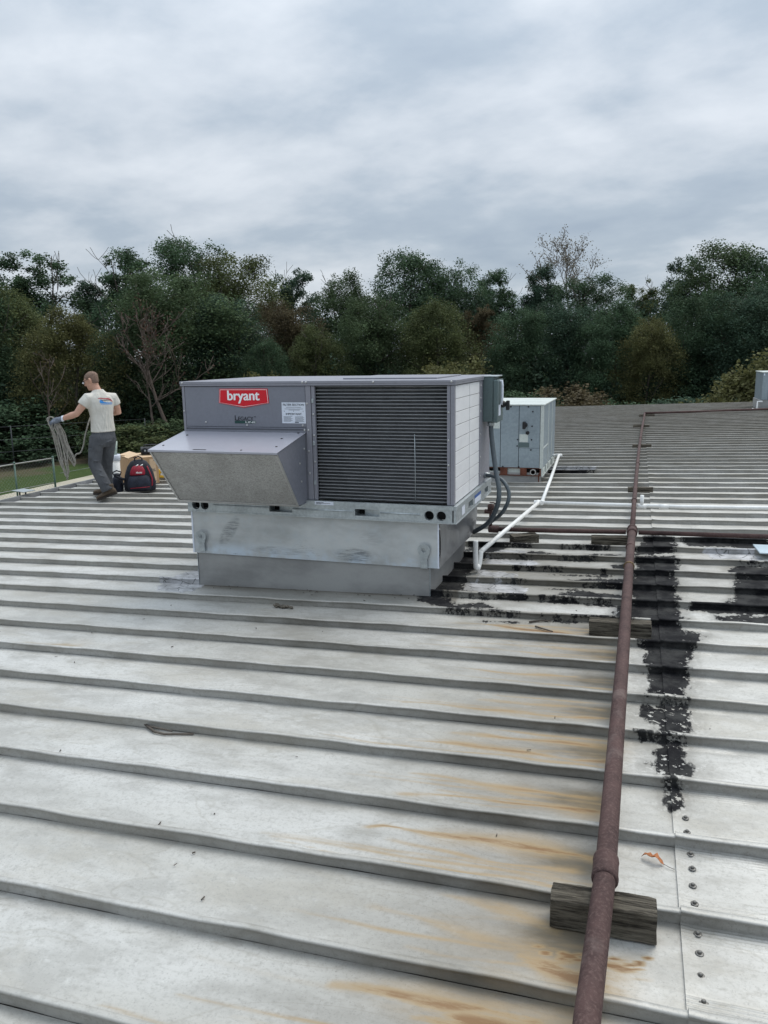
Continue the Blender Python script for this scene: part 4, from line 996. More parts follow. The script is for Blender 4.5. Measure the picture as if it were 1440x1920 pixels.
M['bark_brown'] = simple('brown_dead_wood', (.105, .080, .066), .9, 0, .25, 3, 30, .3)
def leaf_mesh(name, P, size, rng, up=.35, val=None):
    n = len(P); nrm = rng.normal(size=(n, 3)); nrm[:, 2] += up*1.5; nrm /= np.linalg.norm(nrm, axis=1)[:, None]
    a = rng.normal(size=(n, 3)); a -= nrm*(a*nrm).sum(1)[:, None]; a /= np.linalg.norm(a, axis=1)[:, None]; b = np.cross(nrm, a)
    s = size*rng.uniform(.6, 1.35, n)[:, None]; w = rng.uniform(.32, .55, n)[:, None]
    V = np.stack([P-a*s*.5, P+b*s*w+a*s*rng.uniform(-.1, .1, (n, 1)), P+a*s*.5, P-b*s*w*.9+nrm*s*.12], 1).reshape(-1, 3)
    F = np.arange(n*4).reshape(n, 4); me = bpy.data.meshes.new(name); me.vertices.add(n*4); me.vertices.foreach_set('co', V.astype(np.float32).ravel())
    me.loops.add(n*4); me.polygons.add(n); me.loops.foreach_set('vertex_index', F.astype(np.int32).ravel()); me.polygons.foreach_set('loop_start', np.arange(n, dtype=np.int32)*4)
    me.update(calc_edges=True)
    v = rng.uniform(0, 1, n) if val is None else np.clip(val+rng.uniform(-.14, .14, n), 0, 1)
    at = me.attributes.new('leafv', 'FLOAT', 'POINT'); at.data.foreach_set('value', np.repeat(v, 4).astype(np.float32))
    me.materials.append(M['leaf']); return me
def grow(rng, h, spread, levels=3, nlimb=9, start=.25, r0=.22, lean=.0, up=.55):
    """trunk and forking limbs -> tube list and tip points"""
    tubes = []; tips = []
    tr = [Vector((0, 0, -.2))]; d = Vector((lean, 0, 1)); n = 9
    for i in range(n):
        d = (d+Vector((rng.normal()*.05, rng.normal()*.05, .05))).normalized(); tr.append(tr[-1]+d*h*.93/n)
    tubes.append((tr, [r0*(1-.88*i/n) for i in range(n+1)]))
    def branch(p, d, L, r, lev):
        pts = [p]; q = p; m = 4
        for i in range(m):
            d = (d+Vector((rng.normal()*.16, rng.normal()*.16, rng.normal()*.10+.08))).normalized(); q = q+d*L/m; pts.append(q)
        tubes.append((pts, [r*(1-.7*i/m) for i in range(m+1)])); tips.append(q)
        if lev > 0:
            for k in range(3 if lev > 1 else 4):
                j = rng.integers(1, m+1); dd = (d+Vector((rng.normal()*.55, rng.normal()*.55, rng.normal()*.35+.15))).normalized()
                branch(pts[j], dd, L*rng.uniform(.45, .7), r*.45, lev-1)
    for k in range(nlimb):
        f = start+(1-start)*(k+.5)/nlimb; i = min(n-1, int(f*n)); p = tr[i].lerp(tr[i+1], f*n-i)
        a = k*2.4+rng.uniform(-.4, .4); L = spread*(1.05-.65*abs(f-.45)/.55)*rng.uniform(.75, 1.1)
        branch(p, Vector((cos(a), sin(a), up+f*.5)).normalized(), L, r0*(1-.8*f)*.5, levels-1)
    return tubes, tips
def wood_mesh(name, tubes, mat, minr=.012):
    m_ = MB()
    for pts, rs in tubes: m_.tube(pts, [max(minr, r) for r in rs], 5 if rs[0] < .08 else 7, caps=False)
    return m_.mesh(name, mat)
def crown(seed, h, w, base=.06, nclump=150, nleaf=24000, size=.22, sparse=False, pw=.6, soft=1.):
    rng = np.random.default_rng(seed); C = []; R = []
    lob = rng.uniform(0, 2*pi, 4); sub = []
    for i in range(9):        # a few leading boughs break the outline
        sub.append((rng.uniform(0, 2*pi), rng.uniform(.35, .75), rng.uniform(.62, .97)))
    while len(C) < nclump:
        if rng.uniform() < .30:
            a0, rr0, tf = sub[rng.integers(0, len(sub))]
            f = tf*rng.uniform(.7, 1.0); q = rr0*w*(1-.45*tf)*rng.uniform(.6, 1.1); a = a0+rng.normal()*.25
            C.append((q*cos(a), q*sin(a), f*h)); R.append(rng.uniform(.08, .16)*w); continue
        f = rng.uniform(base, .97); prof = (max(0., 1-abs((f-.40)/.62)**2.2))**pw
        a = rng.uniform(0, 2*pi); irr = 1+.20*sin(2*a+lob[0]+f*3)+.14*sin(3*a+lob[1]-f*5)+.10*sin(5*a+lob[2]+f*9)
        r = w*prof*irr*math.sqrt(rng.uniform(.18, 1))
        C.append((r*cos(a), r*sin(a), f*h)); R.append(rng.uniform(.09, .21)*w*(.7 if f > .8 else 1))
    C = np.array(C); R = np.array(R)*(.85 if sparse else 1)
    wts = R**1.8; ci = rng.choice(len(C), nleaf, p=wts/wts.sum())
    d = rng.normal(size=(nleaf, 3)); dn = np.linalg.norm(d, axis=1)[:, None]; d = d/dn*np.minimum(dn, 2.6)
    P = C[ci]+d*R[ci][:, None]*np.array([.74, .74, .56])*soft
    m_ = rng.uniform(size=nleaf) < (.0 if sparse else .22); f_ = rng.uniform(base*.6, .93, nleaf); a_ = rng.uniform(0, 2*pi, nleaf)
    pr_ = np.maximum(0, 1-np.abs((f_-.40)/.62)**2.2)**pw*(1+.20*np.sin(2*a_+lob[0]+f_*3)+.14*np.sin(3*a_+lob[1]-f_*5)+.10*np.sin(5*a_+lob[2]+f_*9))
    q_ = w*pr_*(.88+.10*rng.normal(size=nleaf)); F_ = np.stack([q_*np.cos(a_), q_*np.sin(a_), f_*h+rng.normal(size=nleaf)*.15], 1)
    P = np.where(m_[:, None], F_, P)
    cv = rng.uniform(.15, .85, len(C)); val = cv[ci]; k = P[:, 2] > .1
    return leaf_mesh('crown', P[k], size, rng, val=val[k], up=1.1)
H0, W0 = 16., 4.6
VAR = []
for i in range(7):
    rng = np.random.default_rng(100+i); sp = i in (5, 6)
    tb, tp = grow(rng, H0, W0*.85, 2, 10, .3, .24)
    VAR.append((wood_mesh('trunk', tb, M['bark'], .02), crown(40+i, H0, W0*(1.0 if not sp else .85), .05 if not sp else .2, (190, 170, 210, 160, 180, 130, 120)[i], 62000 if not sp else 32000, .155 if not sp else .175, sp, pw=(.6, .5, .8, .55, .7, .6, .6)[i])))
def at_px(px, D):
    az = YAW+math.atan((px-720)/FPX*cos(PITCH)**0); return D*sin(az), D*cos(az)
def top_h(py, px, D):
    hy = 669-.0159*(px-720); return (hy-py)/FPX*D*1.03+CAMH-GZ
DG = (.068, .112, .062); MG = (.082, .120, .060); OG = (.098, .118, .050); YG = (.118, .120, .050); BG = (.060, .100, .066); RB = (.105, .086, .050)
TREES = [
 # px, top py, D, variant, width factor, tint, label
 (-45, 512, 62, 0, 1.05, DG, 'dark green tree at the left edge of the picture, cut off by it'),
 (88, 486, 74, 5, 1.10, DG, 'loose dark tree with a feathery top on the skyline, above the man on the roof'),
 (30, 545, 64, 1, 1.15, OG, 'olive green tree near the left edge, lower than the feathery tree beside it'),
 (200, 519, 76, 6, .80, BG, 'small dark tree on the skyline between the feathery tree and a tall pair'),
 (268, 472, 72, 5, .95, DG, 'tall loose dark tree, left one of the tall group left of centre'),
 (376, 450, 78, 3, .95, DG, 'tallest tree left of centre, with a rounded dark top'),
 (462, 470, 74, 0, 1.05, OG, 'tall olive dark tree, right one of the tall group left of centre'),
 (566, 494, 80, 6, .85, BG, 'airy dark tree standing apart left of the gap in the skyline'),
 (652, 505, 70, 2, .85, MG, 'green tree just right of the gap in the skyline'),
 (762, 466, 70, 4, 1.0, DG, 'pointed dark tree on the skyline above the right end of the big unit'),
 (845, 488, 72, 1, .95, DG, 'dark green tree on the skyline beside the pointed one'),
 (925, 502, 76, 5, .85, DG, 'uneven dark tree on the skyline left of the bare pale tree'),
 (1012, 494, 76, 5, .75, BG, 'loose dark tree leaning against the bare pale tree'),
 (1110, 512, 70, 3, 1.05, DG, 'dark green tree below the bare pale tree'),
 (1195, 522, 78, 6, .85, OG, 'small olive tree in the dip of the skyline right of the bare pale tree'),
 (1272, 488, 74, 5, .65, BG, 'thin open tree with sky showing through, left of the tall right hand tree'),
 (1338, 466, 70, 4, 1.10, MG, 'tallest dark tree at the right, rising well above its neighbours'),
 (1428, 482, 68, 0, 1.10, DG, 'broad dark tree at the right edge above the small distant unit'),
 (1530, 470, 70, 2, 1.2, DG, 'dark tree just past the right edge of the picture'),
 (140, 575, 57, 2, 1.05, YG, 'yellowish green tree behind the man holding the rope'),
 (335, 500, 60, 0, 1.35, MG, 'wide domed green tree behind the bare brown tree'),
 (438, 545, 60, 3, 1.05, BG, 'dark blue green tree right of the wide domed tree'),
 (545, 560, 64, 1, 1.0, RB, 'brownish tree with turning leaves left of the skyline gap'),
 (598, 600, 58, 2, .95, OG, 'olive tree low behind the red badge of the big unit'),
 (700, 545, 62, 0, 1.1, MG, 'green tree behind the middle of the big unit'),
 (826, 556, 60, 4, 1.10, OG, 'olive green tree with yellowish clumps behind the coil end of the big unit'),
 (905, 560, 68, 6, .9, RB, 'reddish brown tree between two green trees, left of the pale unit'),
 (975, 570, 60, 3, 1.0, DG, 'dark tree directly above the pale second unit'),
 (1060, 560, 62, 1, 1.1, BG, 'blue green tree below the bare pale tree, right of the pale unit'),
 (1150, 560, 60, 2, 1.0, DG, 'dark tree over the middle of the far roof'),
 (1215, 590, 57, 1, .9, YG, 'yellowish olive tree above the far end of the brown pipe'),
 (1298, 545, 59, 0, 1.1, DG, 'dark green tree right of the yellowish olive tree'),
 (1390, 540, 58, 3, 1.1, BG, 'very dark tree near the right edge in front of the broad one'),
 (-10, 610, 61, 4, 1.15, DG, 'dark green tree low at the left edge, behind the wire fence'),
 (215, 610, 62, 4, 1.0, DG, 'dark tree between the man and the bare brown tree'),
 (508, 625, 56, 4, .85, DG, 'low dark tree just over the left half of the big unit'),
]
def set_tree(k, x, y, z, sx, sh, rot, tint, lab, cat='tree', grp='trees of the wood behind the roof', nm='deciduous_tree'):
    tk, cr_ = VAR[k]; t = thing(nm, (x, y, z), rot, lab, cat, grp); t.scale = (sx, sx, sh)
    for me, n_ in ((tk, 'trunk'), (cr_, 'crown')):
        o = bpy.data.objects.new(n_, me); COL.objects.link(o); o.parent = t; o.color = (*tint, 1)
    return t
rt_ = random.Random(5)
for px, py, D, k, wf, tint, lab in TREES:
    x, y = at_px(px, D); h = top_h(py, px, D); j = rt_.uniform(.9, 1.1)
    set_tree(k, x, y, GZ-.1, h/H0*wf*.98, h/H0/1.045, rt_.uniform(0, 6.28), tuple(c*j for c in tint), lab)
# bare trees
def bare(name, px, py, D, seed, mat, lab, spread, nlimb, start, r0, leaves=0, lt=None, minr=.02, base=0, lean=0., up=.55, lev=3):
    rng = np.random.default_rng(seed); x, y = at_px(px, D); h = top_h(py, px, D)
    t = thing(name, (x, y, GZ-.1), 0, lab, 'tree', 'bare trees in the wood')
    tb, tp = grow(rng, h, spread, lev, nlimb, start, r0, lean, up)
    o = bpy.data.objects.new('trunk', wood_mesh('trunk', tb, mat, minr)); COL.objects.link(o); o.parent = t
    if leaves:
        T = np.array([p[:] for p in tp]); P = T[rng.integers(0, len(T), leaves)]+rng.normal(size=(leaves, 3))*.22
        o = bpy.data.objects.new('crown', leaf_mesh('crown', P, .13, rng)); COL.objects.link(o); o.parent = t; o.color = (*lt, 1)
bare('bare_tree', 1075, 466, 76, 21, M['bark_pale'], 'tall pale tree with few leaves left, highest above the right half of the wood', 4.4, 16, .50, .2, 3200, (.20, .18, .14), .020, up=.75)
bare('bare_tree', 330, 590, 53, 8, M['bark_brown'], 'bare brown dead tree in front of the wide domed tree', 3.6, 12, .42, .17, 500, (.10, .06, .045), .020, lean=-.10, up=.4)
bare('bare_tree', 300, 660, 53, 33, M['bark_brown'], 'slim leaning grey trunk beside the bare brown dead tree', 2.2, 7, .5, .13, 0, None, .018, lean=-.18, up=.6, lev=2)
bare('bare_tree', 100, 650, 53.5, 14, M['bark_brown'], 'thin bare stems behind the man holding the rope', 2.0, 8, .35, .09, 120, (.09, .07, .03), .016, lean=.12, up=.8, lev=2)
# shrubs along the front of the wood
SH = []
for i in range(3):
    rng = np.random.default_rng(300+i); tb, tp = grow(rng, 3.2, 1.5, 2, 7, .1, .06)
    SH.append((wood_mesh('stem', tb, M['bark'], .012), crown(330+i, 4., 2.2, .02, 60, 13000, .13, False, pw=.5)))
SHR = [
 (262, 790, 51, 0, 1.20, OG, 'bright olive shrub at the wood edge right of the man'),
 (318, 775, 52, 1, 1.15, MG, 'green shrub just left of the big unit'),
 (215, 835, 51, 2, .80, MG, 'low green shrub at the edge of the grass behind the boxes'),
 (20, 730, 56, 2, 1.6, DG, 'big dark shrub at the left edge beyond the wire fence'),
 (70, 760, 56, 1, 1.3, DG, 'dark shrub beyond the rope the man holds'),
 (505, 690, 50, 0, .8, YG, 'small yellowish bush peeping over the big unit'),
 (1062, 715, 46, 1, 1.2, RB, 'brownish orange shrub right behind the pale unit'),
 (990, 722, 52, 0, 1.1, DG, 'dark shrub behind the top of the pale unit'),
 (1185, 738, 50, 2, 1.0, DG, 'dark shrub above the far end of the roof'),
 (1290, 728, 51, 0, 1.2, BG, 'dark bluish shrub above the far roof edge'),
 (1412, 690, 44, 1, 1.15, YG, 'yellow green shrub left of the small distant unit'),
 (1455, 655, 44, 2, 1.35, YG, 'tall yellow green bush behind the small distant unit'),
 (740, 700, 53, 0, 1.2, OG, 'olive bush just over the top of the big unit'),
 (850, 668, 52, 2, 1.2, YG, 'bush with yellowing leaves over the coil end of the big unit'),
]
for px, py, D, k, wf, tint, lab in SHR:
    x, y = at_px(px, D); h = max(2.2, top_h(py, px, D)); st, cr_ = SH[k]
    t = thing('shrub', (x, y, GZ-.1), rt_.uniform(0, 6.28), lab, 'shrub', 'shrubs along the front of the wood'); t.scale = (wf*1.15, wf*1.15, h/4.1)
    for me, n_ in ((st, 'stem'), (cr_, 'crown')):
        o = bpy.data.objects.new(n_, me); COL.objects.link(o); o.parent = t; o.color = (*tint, 1)
# the rest of the wood behind and its undergrowth, read as one dark mass
rng = np.random.default_rng(77); n = 220000
az = rng.uniform(YAW-.68, YAW+.62, n); Dd = rng.uniform(56, 90, n); hm = np.where(Dd < 67, 3.6, 9.5)*(1+.35*np.sin(az*31)+.25*np.sin(az*73+Dd*.4)+.2*np.sin(az*147+Dd)); hm = np.minimum(hm, 10.3+.8*np.sin(az*57))
P = np.stack([Dd*np.sin(az), Dd*np.cos(az), GZ+hm*rng.uniform(0, 1, n)**.8], 1)
o = bpy.data.objects.new('undergrowth', leaf_mesh('undergrowth', P, .23, rng)); COL.objects.link(o); o.color = (.034, .058, .036, 1)
tag(o, 'dark undergrowth and far stems filling the wood behind the trees', kind='stuff')

# ------------------------------------------------------------------ wire fences on the grass
M['fence_green'] = simple('green_grey_post', (.10, .155, .13), .5, .2, .15, 5, 60, .1)
M['wire'] = simple('fence_wire', (.22, .235, .22), .5, .4, .1, 9, 60, 0)
M['dark_post'] = simple('dark_post', (.05, .055, .06), .6, .2, .2, 5, 60, .1)
fz = GZ+.0; FH = 2.02
fe = thing('wire_fence', (-23.0, 26.8, fz), 0, 'green wire mesh fence with a pale top rail, ending at a post on the grass', 'fence')
d0 = Vector((-.10, -1.0, 0)).normalized(); d1 = Vector((.05, 1., 0)).normalized()
fpts = [Vector((0, 0, 0)), d0*1.95, d0*3.9, d0*6.2, d0*8.6]
for i, p in enumerate(fpts):
    mb = MB(); mb.tube([p, p+Vector((0, 0, FH))], .042 if i == 0 else .034, 10); mb.sphere(p+Vector((0, 0, FH)), .05, 8, 6); mb.build('post', M['fence_green'], fe)
mb = MB(); mb.tube([Vector((0, 0, FH-.05)), fpts[-1]+Vector((0, 0, FH-.05))], .028, 8); mb.build('top_rail', M['alu'], fe)
mb = MB(); mb.tube([Vector((0, 0, .95)), fpts[-1]+Vector((0, 0, .95))], .016, 6); mb.build('middle_rail', M['alu'], fe)
mb = MB(); L = fpts[-1].length; s_ = .16; nn = int(L/s_)
for i in range(-12, nn):
    for sg in (1, -1):
        pts = []
        for t in (0, 1):
            u = i*s_+(t if sg > 0 else 1-t)*1.9; pts.append((u, t*1.9))
        (ua, za), (ub, zb) = pts
        def clip(u0, z0_, u1, z1_):
            if u0 < 0: q = (0-u0)/(u1-u0); u0, z0_ = 0, z0_+q*(z1_-z0_)
            if u1 < 0: q = (0-u1)/(u0-u1); u1, z1_ = 0, z1_+q*(z0_-z1_)
            return u0, z0_, u1, z1_
        if max(ua, ub) <= 0: continue
        ua, za, ub, zb = clip(ua, za, ub, zb)
        if max(ua, ub) > L: continue
        mb.tube([d0*ua+Vector((0, 0, za+.05)), d0*ub+Vector((0, 0, zb+.05))], .0026, 3, caps=False)
o = mb.build('wire_mesh', M['wire'], fe); o['kind'] = 'stuff'
f2 = thing('wire_fence', (-22.95, 27.1, fz), 0, 'low plain wire fence running on behind the man, with thin dark posts', 'fence')
for q in (2.2, 5.2, 8.2, 11.2):
    mb = MB(); p = d1*q; mb.tube([p, p+Vector((0, 0, 1.35))], .03, 8); mb.build('post', M['dark_post'], f2)
mb = MB(); mb.tube([Vector((0, 0, 1.3)), d1*14+Vector((0, 0, 1.2))], .012, 5); mb.build('wire', M['wire'], f2)
mb = MB(); mb.tube([Vector((0, 0, .7)), d1*14+Vector((0, 0, .7))], .012, 5); mb.build('wire', M['wire'], f2)
f3 = thing('wire_fence', (-34.5, 37.0, GZ), 0, 'dark tall wire fence along the edge of the wood at the left', 'fence')
dd = Vector((.62, .78, 0)).normalized()
for q in range(-3, 4):
    mb = MB(); p = dd*q*2.6; mb.tube([p, p+Vector((0, 0, 2.3))], .035, 8); mb.build('post', M['dark_post'], f3)
for z in (.1, .8, 1.5, 2.25):
    mb = MB(); mb.tube([dd*-7.8+Vector((0, 0, z)), dd*7.8+Vector((0, 0, z))], .014, 5); mb.build('wire', M['dark_post'], f3)

# ------------------------------------------------------------------ the man coiling a rope
M['skin'] = simple('skin', (.50, .285, .205), .55, 0, .07, 9, 60, .05)
M['hair'] = simple('cropped_hair', (.19, .125, .095), .85, 0, .25, 60, 160, .3)
def m_cloth(name, col, dark, sc, st):
    t = NT(name); v = t.vec((1, 1, .38)); n = t.noise(sc, 4, .55, v, 1.2); f = t.noise(160, 3, .6)
    c = t.mix(t.ss(t.noise(5, 4, .6), .35, .7), dark, col)
    return t.fin(c, .9, 0, t.bump(f, .15, .002, t.bump(n, st, .035)), .15)
M['shirt'] = m_cloth('off_white_cotton', (.62, .60, .55), (.54, .52, .475), 9, .75)
M['trousers'] = m_cloth('grey_work_trousers', (.10, .105, .115), (.072, .076, .084), 10, .8)
M['boot'] = simple('brown_suede', (.075, .055, .038), .9, 0, .25, 14, 90, .3)
M['sole'] = simple('dark_sole', (.028, .022, .018), .8, 0, .2, 14, 90, .2)
M['glove'] = simple('grey_blue_glove', (.15, .17, .21), .85, 0, .2, 18, 90, .3)
M['rope'] = simple('grey_rope', (.27, .255, .225), .95, 0, .22, 30, 160, .5)
M['lens'] = simple('lens_highlight', (.7, .72, .75), .1, 0, .02, 9, 60, 0)  # pale colour stands for the highlight on the lenses
PX, PY, PZ, PA = -7.02, 9.25, -.187, .6492
man = thing('person', (PX, PY, PZ), PA, 'man with cropped hair in a white T-shirt and grey trousers holding a coil of rope', 'person')
FA = Vector((-.45, .893, 0)); RA = Vector((.893, .45, 0))     # facing and his right-hand side
def ell(c, a, b, n=20, fa=FA, ra=RA, sq=2.3):
    out = []
    for k in range(n):
        t = 2*pi*k/n; cx = math.copysign(abs(cos(t))**(2/sq), cos(t)); cy = math.copysign(abs(sin(t))**(2/sq), sin(t))
        out.append(tuple(Vector(c)+ra*a*cx+fa*b*cy))
    return out
def remesh(o, vox, sm=6, it=.5):
    r = o.modifiers.new('remesh', 'REMESH'); r.mode = 'VOXEL'; r.voxel_size = vox; r.use_smooth_shade = True
    s = o.modifiers.new('smooth', 'SMOOTH'); s.iterations = sm; s.factor = it
    dg = bpy.context.evaluated_depsgraph_get(); dg.update()
    me = bpy.data.meshes.new_from_object(o.evaluated_get(dg)); o.modifiers.clear(); old = o.data; o.data = me; me.name = o.name
    me.polygons.foreach_set('use_smooth', [True]*len(me.polygons)); return o
def V3(*a): return Vector(a)
dy = .12
# joints
shL, elL, wrL, haL = V3(-.185, dy-.075, 1.425), V3(-.345, dy-.10, 1.225), V3(-.555, dy-.02, 1.155), V3(-.625, dy+.01, 1.135)
shR, elR, wrR, haR = V3(.150, dy+.09, 1.415), V3(.205, dy+.13, 1.215), V3(.03, dy+.30, 1.20), V3(-.04, dy+.33, 1.195)
neck0, neck1 = V3(-.035, dy+.0, 1.47), V3(-.085, dy+.02, 1.60)
hc = V3(-.112, dy+.03, 1.668)
HFW = V3(-.82, .46, -.34).normalized(); HRT = HFW.cross(V3(0, 0, 1)).normalized(); HUP = HRT.cross(HFW)
if HUP.z < 0: HUP = -HUP
def hp(f, r, u): return hc+HFW*f+HRT*r+HUP*u
# --- body: one continuous figure
mb = MB()
# skull and face as stacked rings along the head's own up axis
secs = [(-.118, .060, .030, .030), (-.100, .052, .046, .045), (-.075, .034, .066, .056), (-.045, .022, .080, .064), (-.010, .006, .092, .071), (.025, .0, .099, .076), (.060, -.004, .096, .074), (.088, -.006, .080, .062), (.107, -.008, .052, .042), (.117, -.009, .020, .016)]
rs = []
for u, f0, a, b in secs: rs.append([tuple(hp(f0+a*cos(2*pi*k/18), b*sin(2*pi*k/18), u)) for k in range(18)])
mb.rings(rs)
mb.tube([hp(.096, 0, .018), hp(.118, 0, -.014), hp(.122, 0, -.030), hp(.100, 0, -.036)], [.010, .014, .016, .010], 8)     # nose
mb.tube([hp(.095, -.035, .030), hp(.104, 0, .032), hp(.095, .035, .030)], [.010, .013, .010], 8)     # brow
mb.tube([hp(.088, -.022, -.066), hp(.098, 0, -.066), hp(.088, .022, -.066)], [.007, .010, .007], 6)     # lips
mb.sphere(hp(.085, 0, -.10), .020, 10, 6)
for s in (-1, 1):
    mb.tube([hp(-.004, s*.071, .022), hp(-.018, s*.084, .020), hp(-.022, s*.086, -.002), hp(-.008, s*.078, -.030), hp(.002, s*.070, -.034)], [.010, .013, .014, .012, .008], 8)
mb.tube([neck0, neck0.lerp(neck1, .5), neck1, hp(-.02, 0, -.04)], [.080, .062, .058, .056], 14)
mb.rings([ell((-.02, dy, .93), .135, .095), ell((-.022, dy, 1.05), .125, .09), ell((-.026, dy, 1.18), .125, .09), ell((-.03, dy, 1.32), .15, .10), ell((-.033, dy, 1.42), .165, .095), ell((-.035, dy, 1.47), .11, .075), ell((-.037, dy, 1.50), .07, .06)])
mb.tube([V3(-.10, dy, 1.42), shL, shL.lerp(elL, .3), shL.lerp(elL, .7), elL, elL.lerp(wrL, .3), elL.lerp(wrL, .7), wrL, haL], [.055, .058, .056, .050, .044, .047, .036, .028, .026], 12)
mb.tube([V3(.08, dy+.05, 1.42), shR, shR.lerp(elR, .3), shR.lerp(elR, .7), elR, elR.lerp(wrR, .3), elR.lerp(wrR, .7), wrR, haR], [.055, .058, .056, .050, .046, .047, .036, .028, .026], 12)
# legs under the trousers
hipL, knL, anL = V3(-.105, dy-.03, .87), V3(-.168, .07, .515), V3(-.028, -.005, .135)
hipR, knR, anR = V3(.055, dy+.06, .87), V3(-.005, .29, .50), V3(-.035, .47, .11)
mb.rings([ell((-.022, dy, .80), .12, .09), ell((-.02, dy, .93), .14, .10)])
mb.tube([hipL, hipL.lerp(knL, .5), knL, knL.lerp(anL, .35), anL], [.080, .066, .050, .050, .036], 12)
mb.tube([hipR, hipR.lerp(knR, .5), knR, knR.lerp(anR, .35), anR], [.080, .066, .050, .050, .036], 12)
mb.tube([anL, V3(-.02, 0, .10), V3(-.10, .02, .06)], [.036, .038, .03], 8); mb.tube([anR, V3(-.035, .47, .06), V3(-.12, .53, .035)], [.036, .038, .03], 8)
# bare right hand: palm, fingers, thumb closing on the rope
hd = (haR-wrR).normalized(); hu = V3(0, 0, 1); hs = hd.cross(hu).normalized()
mb.tube([wrR, haR, haR+hd*.045], [.026, .034, .030], 10)
for i, (q, l) in enumerate(((-.030, .065), (-.010, .075), (.010, .072), (.030, .058))):
    b = haR+hd*.045+hu*(-q); mb.tube([b, b+hd*l*.45, b+hd*l*.6+hs*.03, b+hd*l*.35+hs*.045], [.0105, .0100, .0095, .008], 8)
mb.tube([haR+hu*.02, haR+hd*.02+hu*.05+hs*.01, haR+hd*.05+hu*.05+hs*.03], [.014, .012, .010], 8)
bod = mb.build('body', M['skin'], man); remesh(bod, .0075, 4, .5)
# hair: close crop over the skull
mb = MB(); rs = []
for u, f0, a, b in [(-.055, -.030, .046, .050), (-.035, -.028, .062, .058), (-.005, -.018, .078, .069), (.030, -.008, .0965, .0785), (.058, -.008, .0990, .0775), (.088, -.008, .0835, .0650), (.108, -.010, .0540, .0440), (.1205, -.011, .018, .016)]:
    rs.append([tuple(hp(f0+a*cos(2*pi*k/18), b*sin(2*pi*k/18), u)) for k in range(18)])
mb.rings(rs)
mb.build('hair', M['hair'], man)
# glasses
mb = MB(); mb.tube([hp(-.01, -.082, .022), hp(.06, -.080, .020), hp(.108, -.062, .018), hp(.124, -.03, .016), hp(.127, 0, .018), hp(.124, .03, .016), hp(.108, .062, .018), hp(.06, .080, .020), hp(-.01, .082, .022)], .0032, 6)
gl = mb.build('glasses', M['black'], man)
for s in (-1, 1):
    mb = MB(); mb.tube([hp(.108, s*.055, .006), hp(.1215, s*.030, .004), hp(.123, s*.012, .004)], [.010, .013, .008], 8); mb.build('lens', M['lens'], gl)
# T-shirt
mb = MB()
mb.rings([ell((-.019, dy, .958), .168, .118), ell((-.019, dy, 1.00), .166, .118), ell((-.020, dy-.004, 1.10), .158, .115), ell((-.022, dy-.004, 1.20), .160, .117), ell((-.026, dy-.004, 1.30), .178, .126), ell((-.030, dy-.002, 1.38), .192, .126), ell((-.033, dy, 1.44), .180, .112), ell((-.036, dy, 1.485), .130, .092), ell((-.039, dy+.004, 1.520), .084, .076), ell((-.042, dy+.008, 1.545), .068, .066)])
cuL = shL.lerp(elL, .46); cuR = shR.lerp(elR, .46)
mb.tube([V3(-.09, dy-.03, 1.43), shL, shL.lerp(cuL, .6), cuL], [.075, .081, .079, .077], 14); mb.tube([V3(.06, dy+.05, 1.425), shR, shR.lerp(cuR, .6), cuR], [.075, .080, .077, .073], 14)
# drag folds running down the back and around the waist
for x0, x1, z0, z1, w in ((.02, -.03, 1.30, 1.00, .010), (.06, .03, 1.28, .99, .009), (-.07, -.02, 1.25, 1.12, .009), (.10, .075, 1.22, 1.0, .009), (-.10, -.04, 1.33, 1.24, .009), (-.02, .01, 1.16, .97, .009), (-.12, -.09, 1.08, .97, .008)):
    def bk(x, z):
        b_ = .118 if z < 1.25 else .124; t = max(-.95, min(.95, x/.17)); return V3(-.02, dy, z)+RA*x-FA*(b_*math.sqrt(1-t*t)+.001)
    mb.tube([bk(x0+(x1-x0)*q/5, z0+(z1-z0)*q/5) for q in range(6)], [w*.4, w, w*1.15, w, w*.8, w*.3], 7)
mb.tube([V3(-.019, dy, .972)+RA*(.166*cos(t))+FA*(.117*sin(t)) for t in [2*pi*k/24 for k in range(24)]], .009, 6, closed=True)
sh_ = mb.build('t_shirt', M['shirt'], man); remesh(sh_, .0085, 3, .5)
# trousers
mb = MB()
mb.rings([ell((-.02, dy, .985), .152, .106), ell((-.02, dy, .93), .162, .116), ell((-.022, dy-.004, .87), .170, .128), ell((-.026, dy-.002, .80), .160, .124), ell((-.028, dy, .75), .10, .10)])
mb.tube([V3(-.105, dy-.035, .90), V3(-.130, dy-.045, .76), V3(-.152, .085, .63), knL+V3(0, 0, 0), V3(-.135, .045, .42), V3(-.085, .02, .30), V3(-.045, 0, .20), V3(-.022, -.005, .145)], [.100, .101, .094, .088, .084, .084, .084, .086], 16)
mb.tube([hipR, hipR.lerp(knR, .4), knR, knR.lerp(anR, .4), knR.lerp(anR, .8), anR+V3(0, 0, .02)], [.100, .094, .082, .080, .080, .078], 16)
for a, b, w in (((-.21, .02, .70), (-.10, .0, .73), .010), ((-.23, .01, .58), (-.10, -.02, .56), .012), ((-.22, .0, .47), (-.08, -.04, .43), .012), ((-.16, -.03, .38), (-.05, -.06, .35), .010), ((-.12, -.04, .27), (0, -.08, .25), .010), ((-.09, -.06, .20), (.04, -.07, .185), .012), ((-.02, .0, .80), (.09, .02, .84), .010), ((-.15, .0, .80), (-.03, -.01, .78), .010)):
    mb.tube([V3(*a), V3(*a).lerp(V3(*b), .5)+V3(0, -.012, 0), V3(*b)], [w*.5, w, w*.5], 7)
mb.box(-.235, -.135, -.012, .03, .60, .74)      # cargo pocket bulge
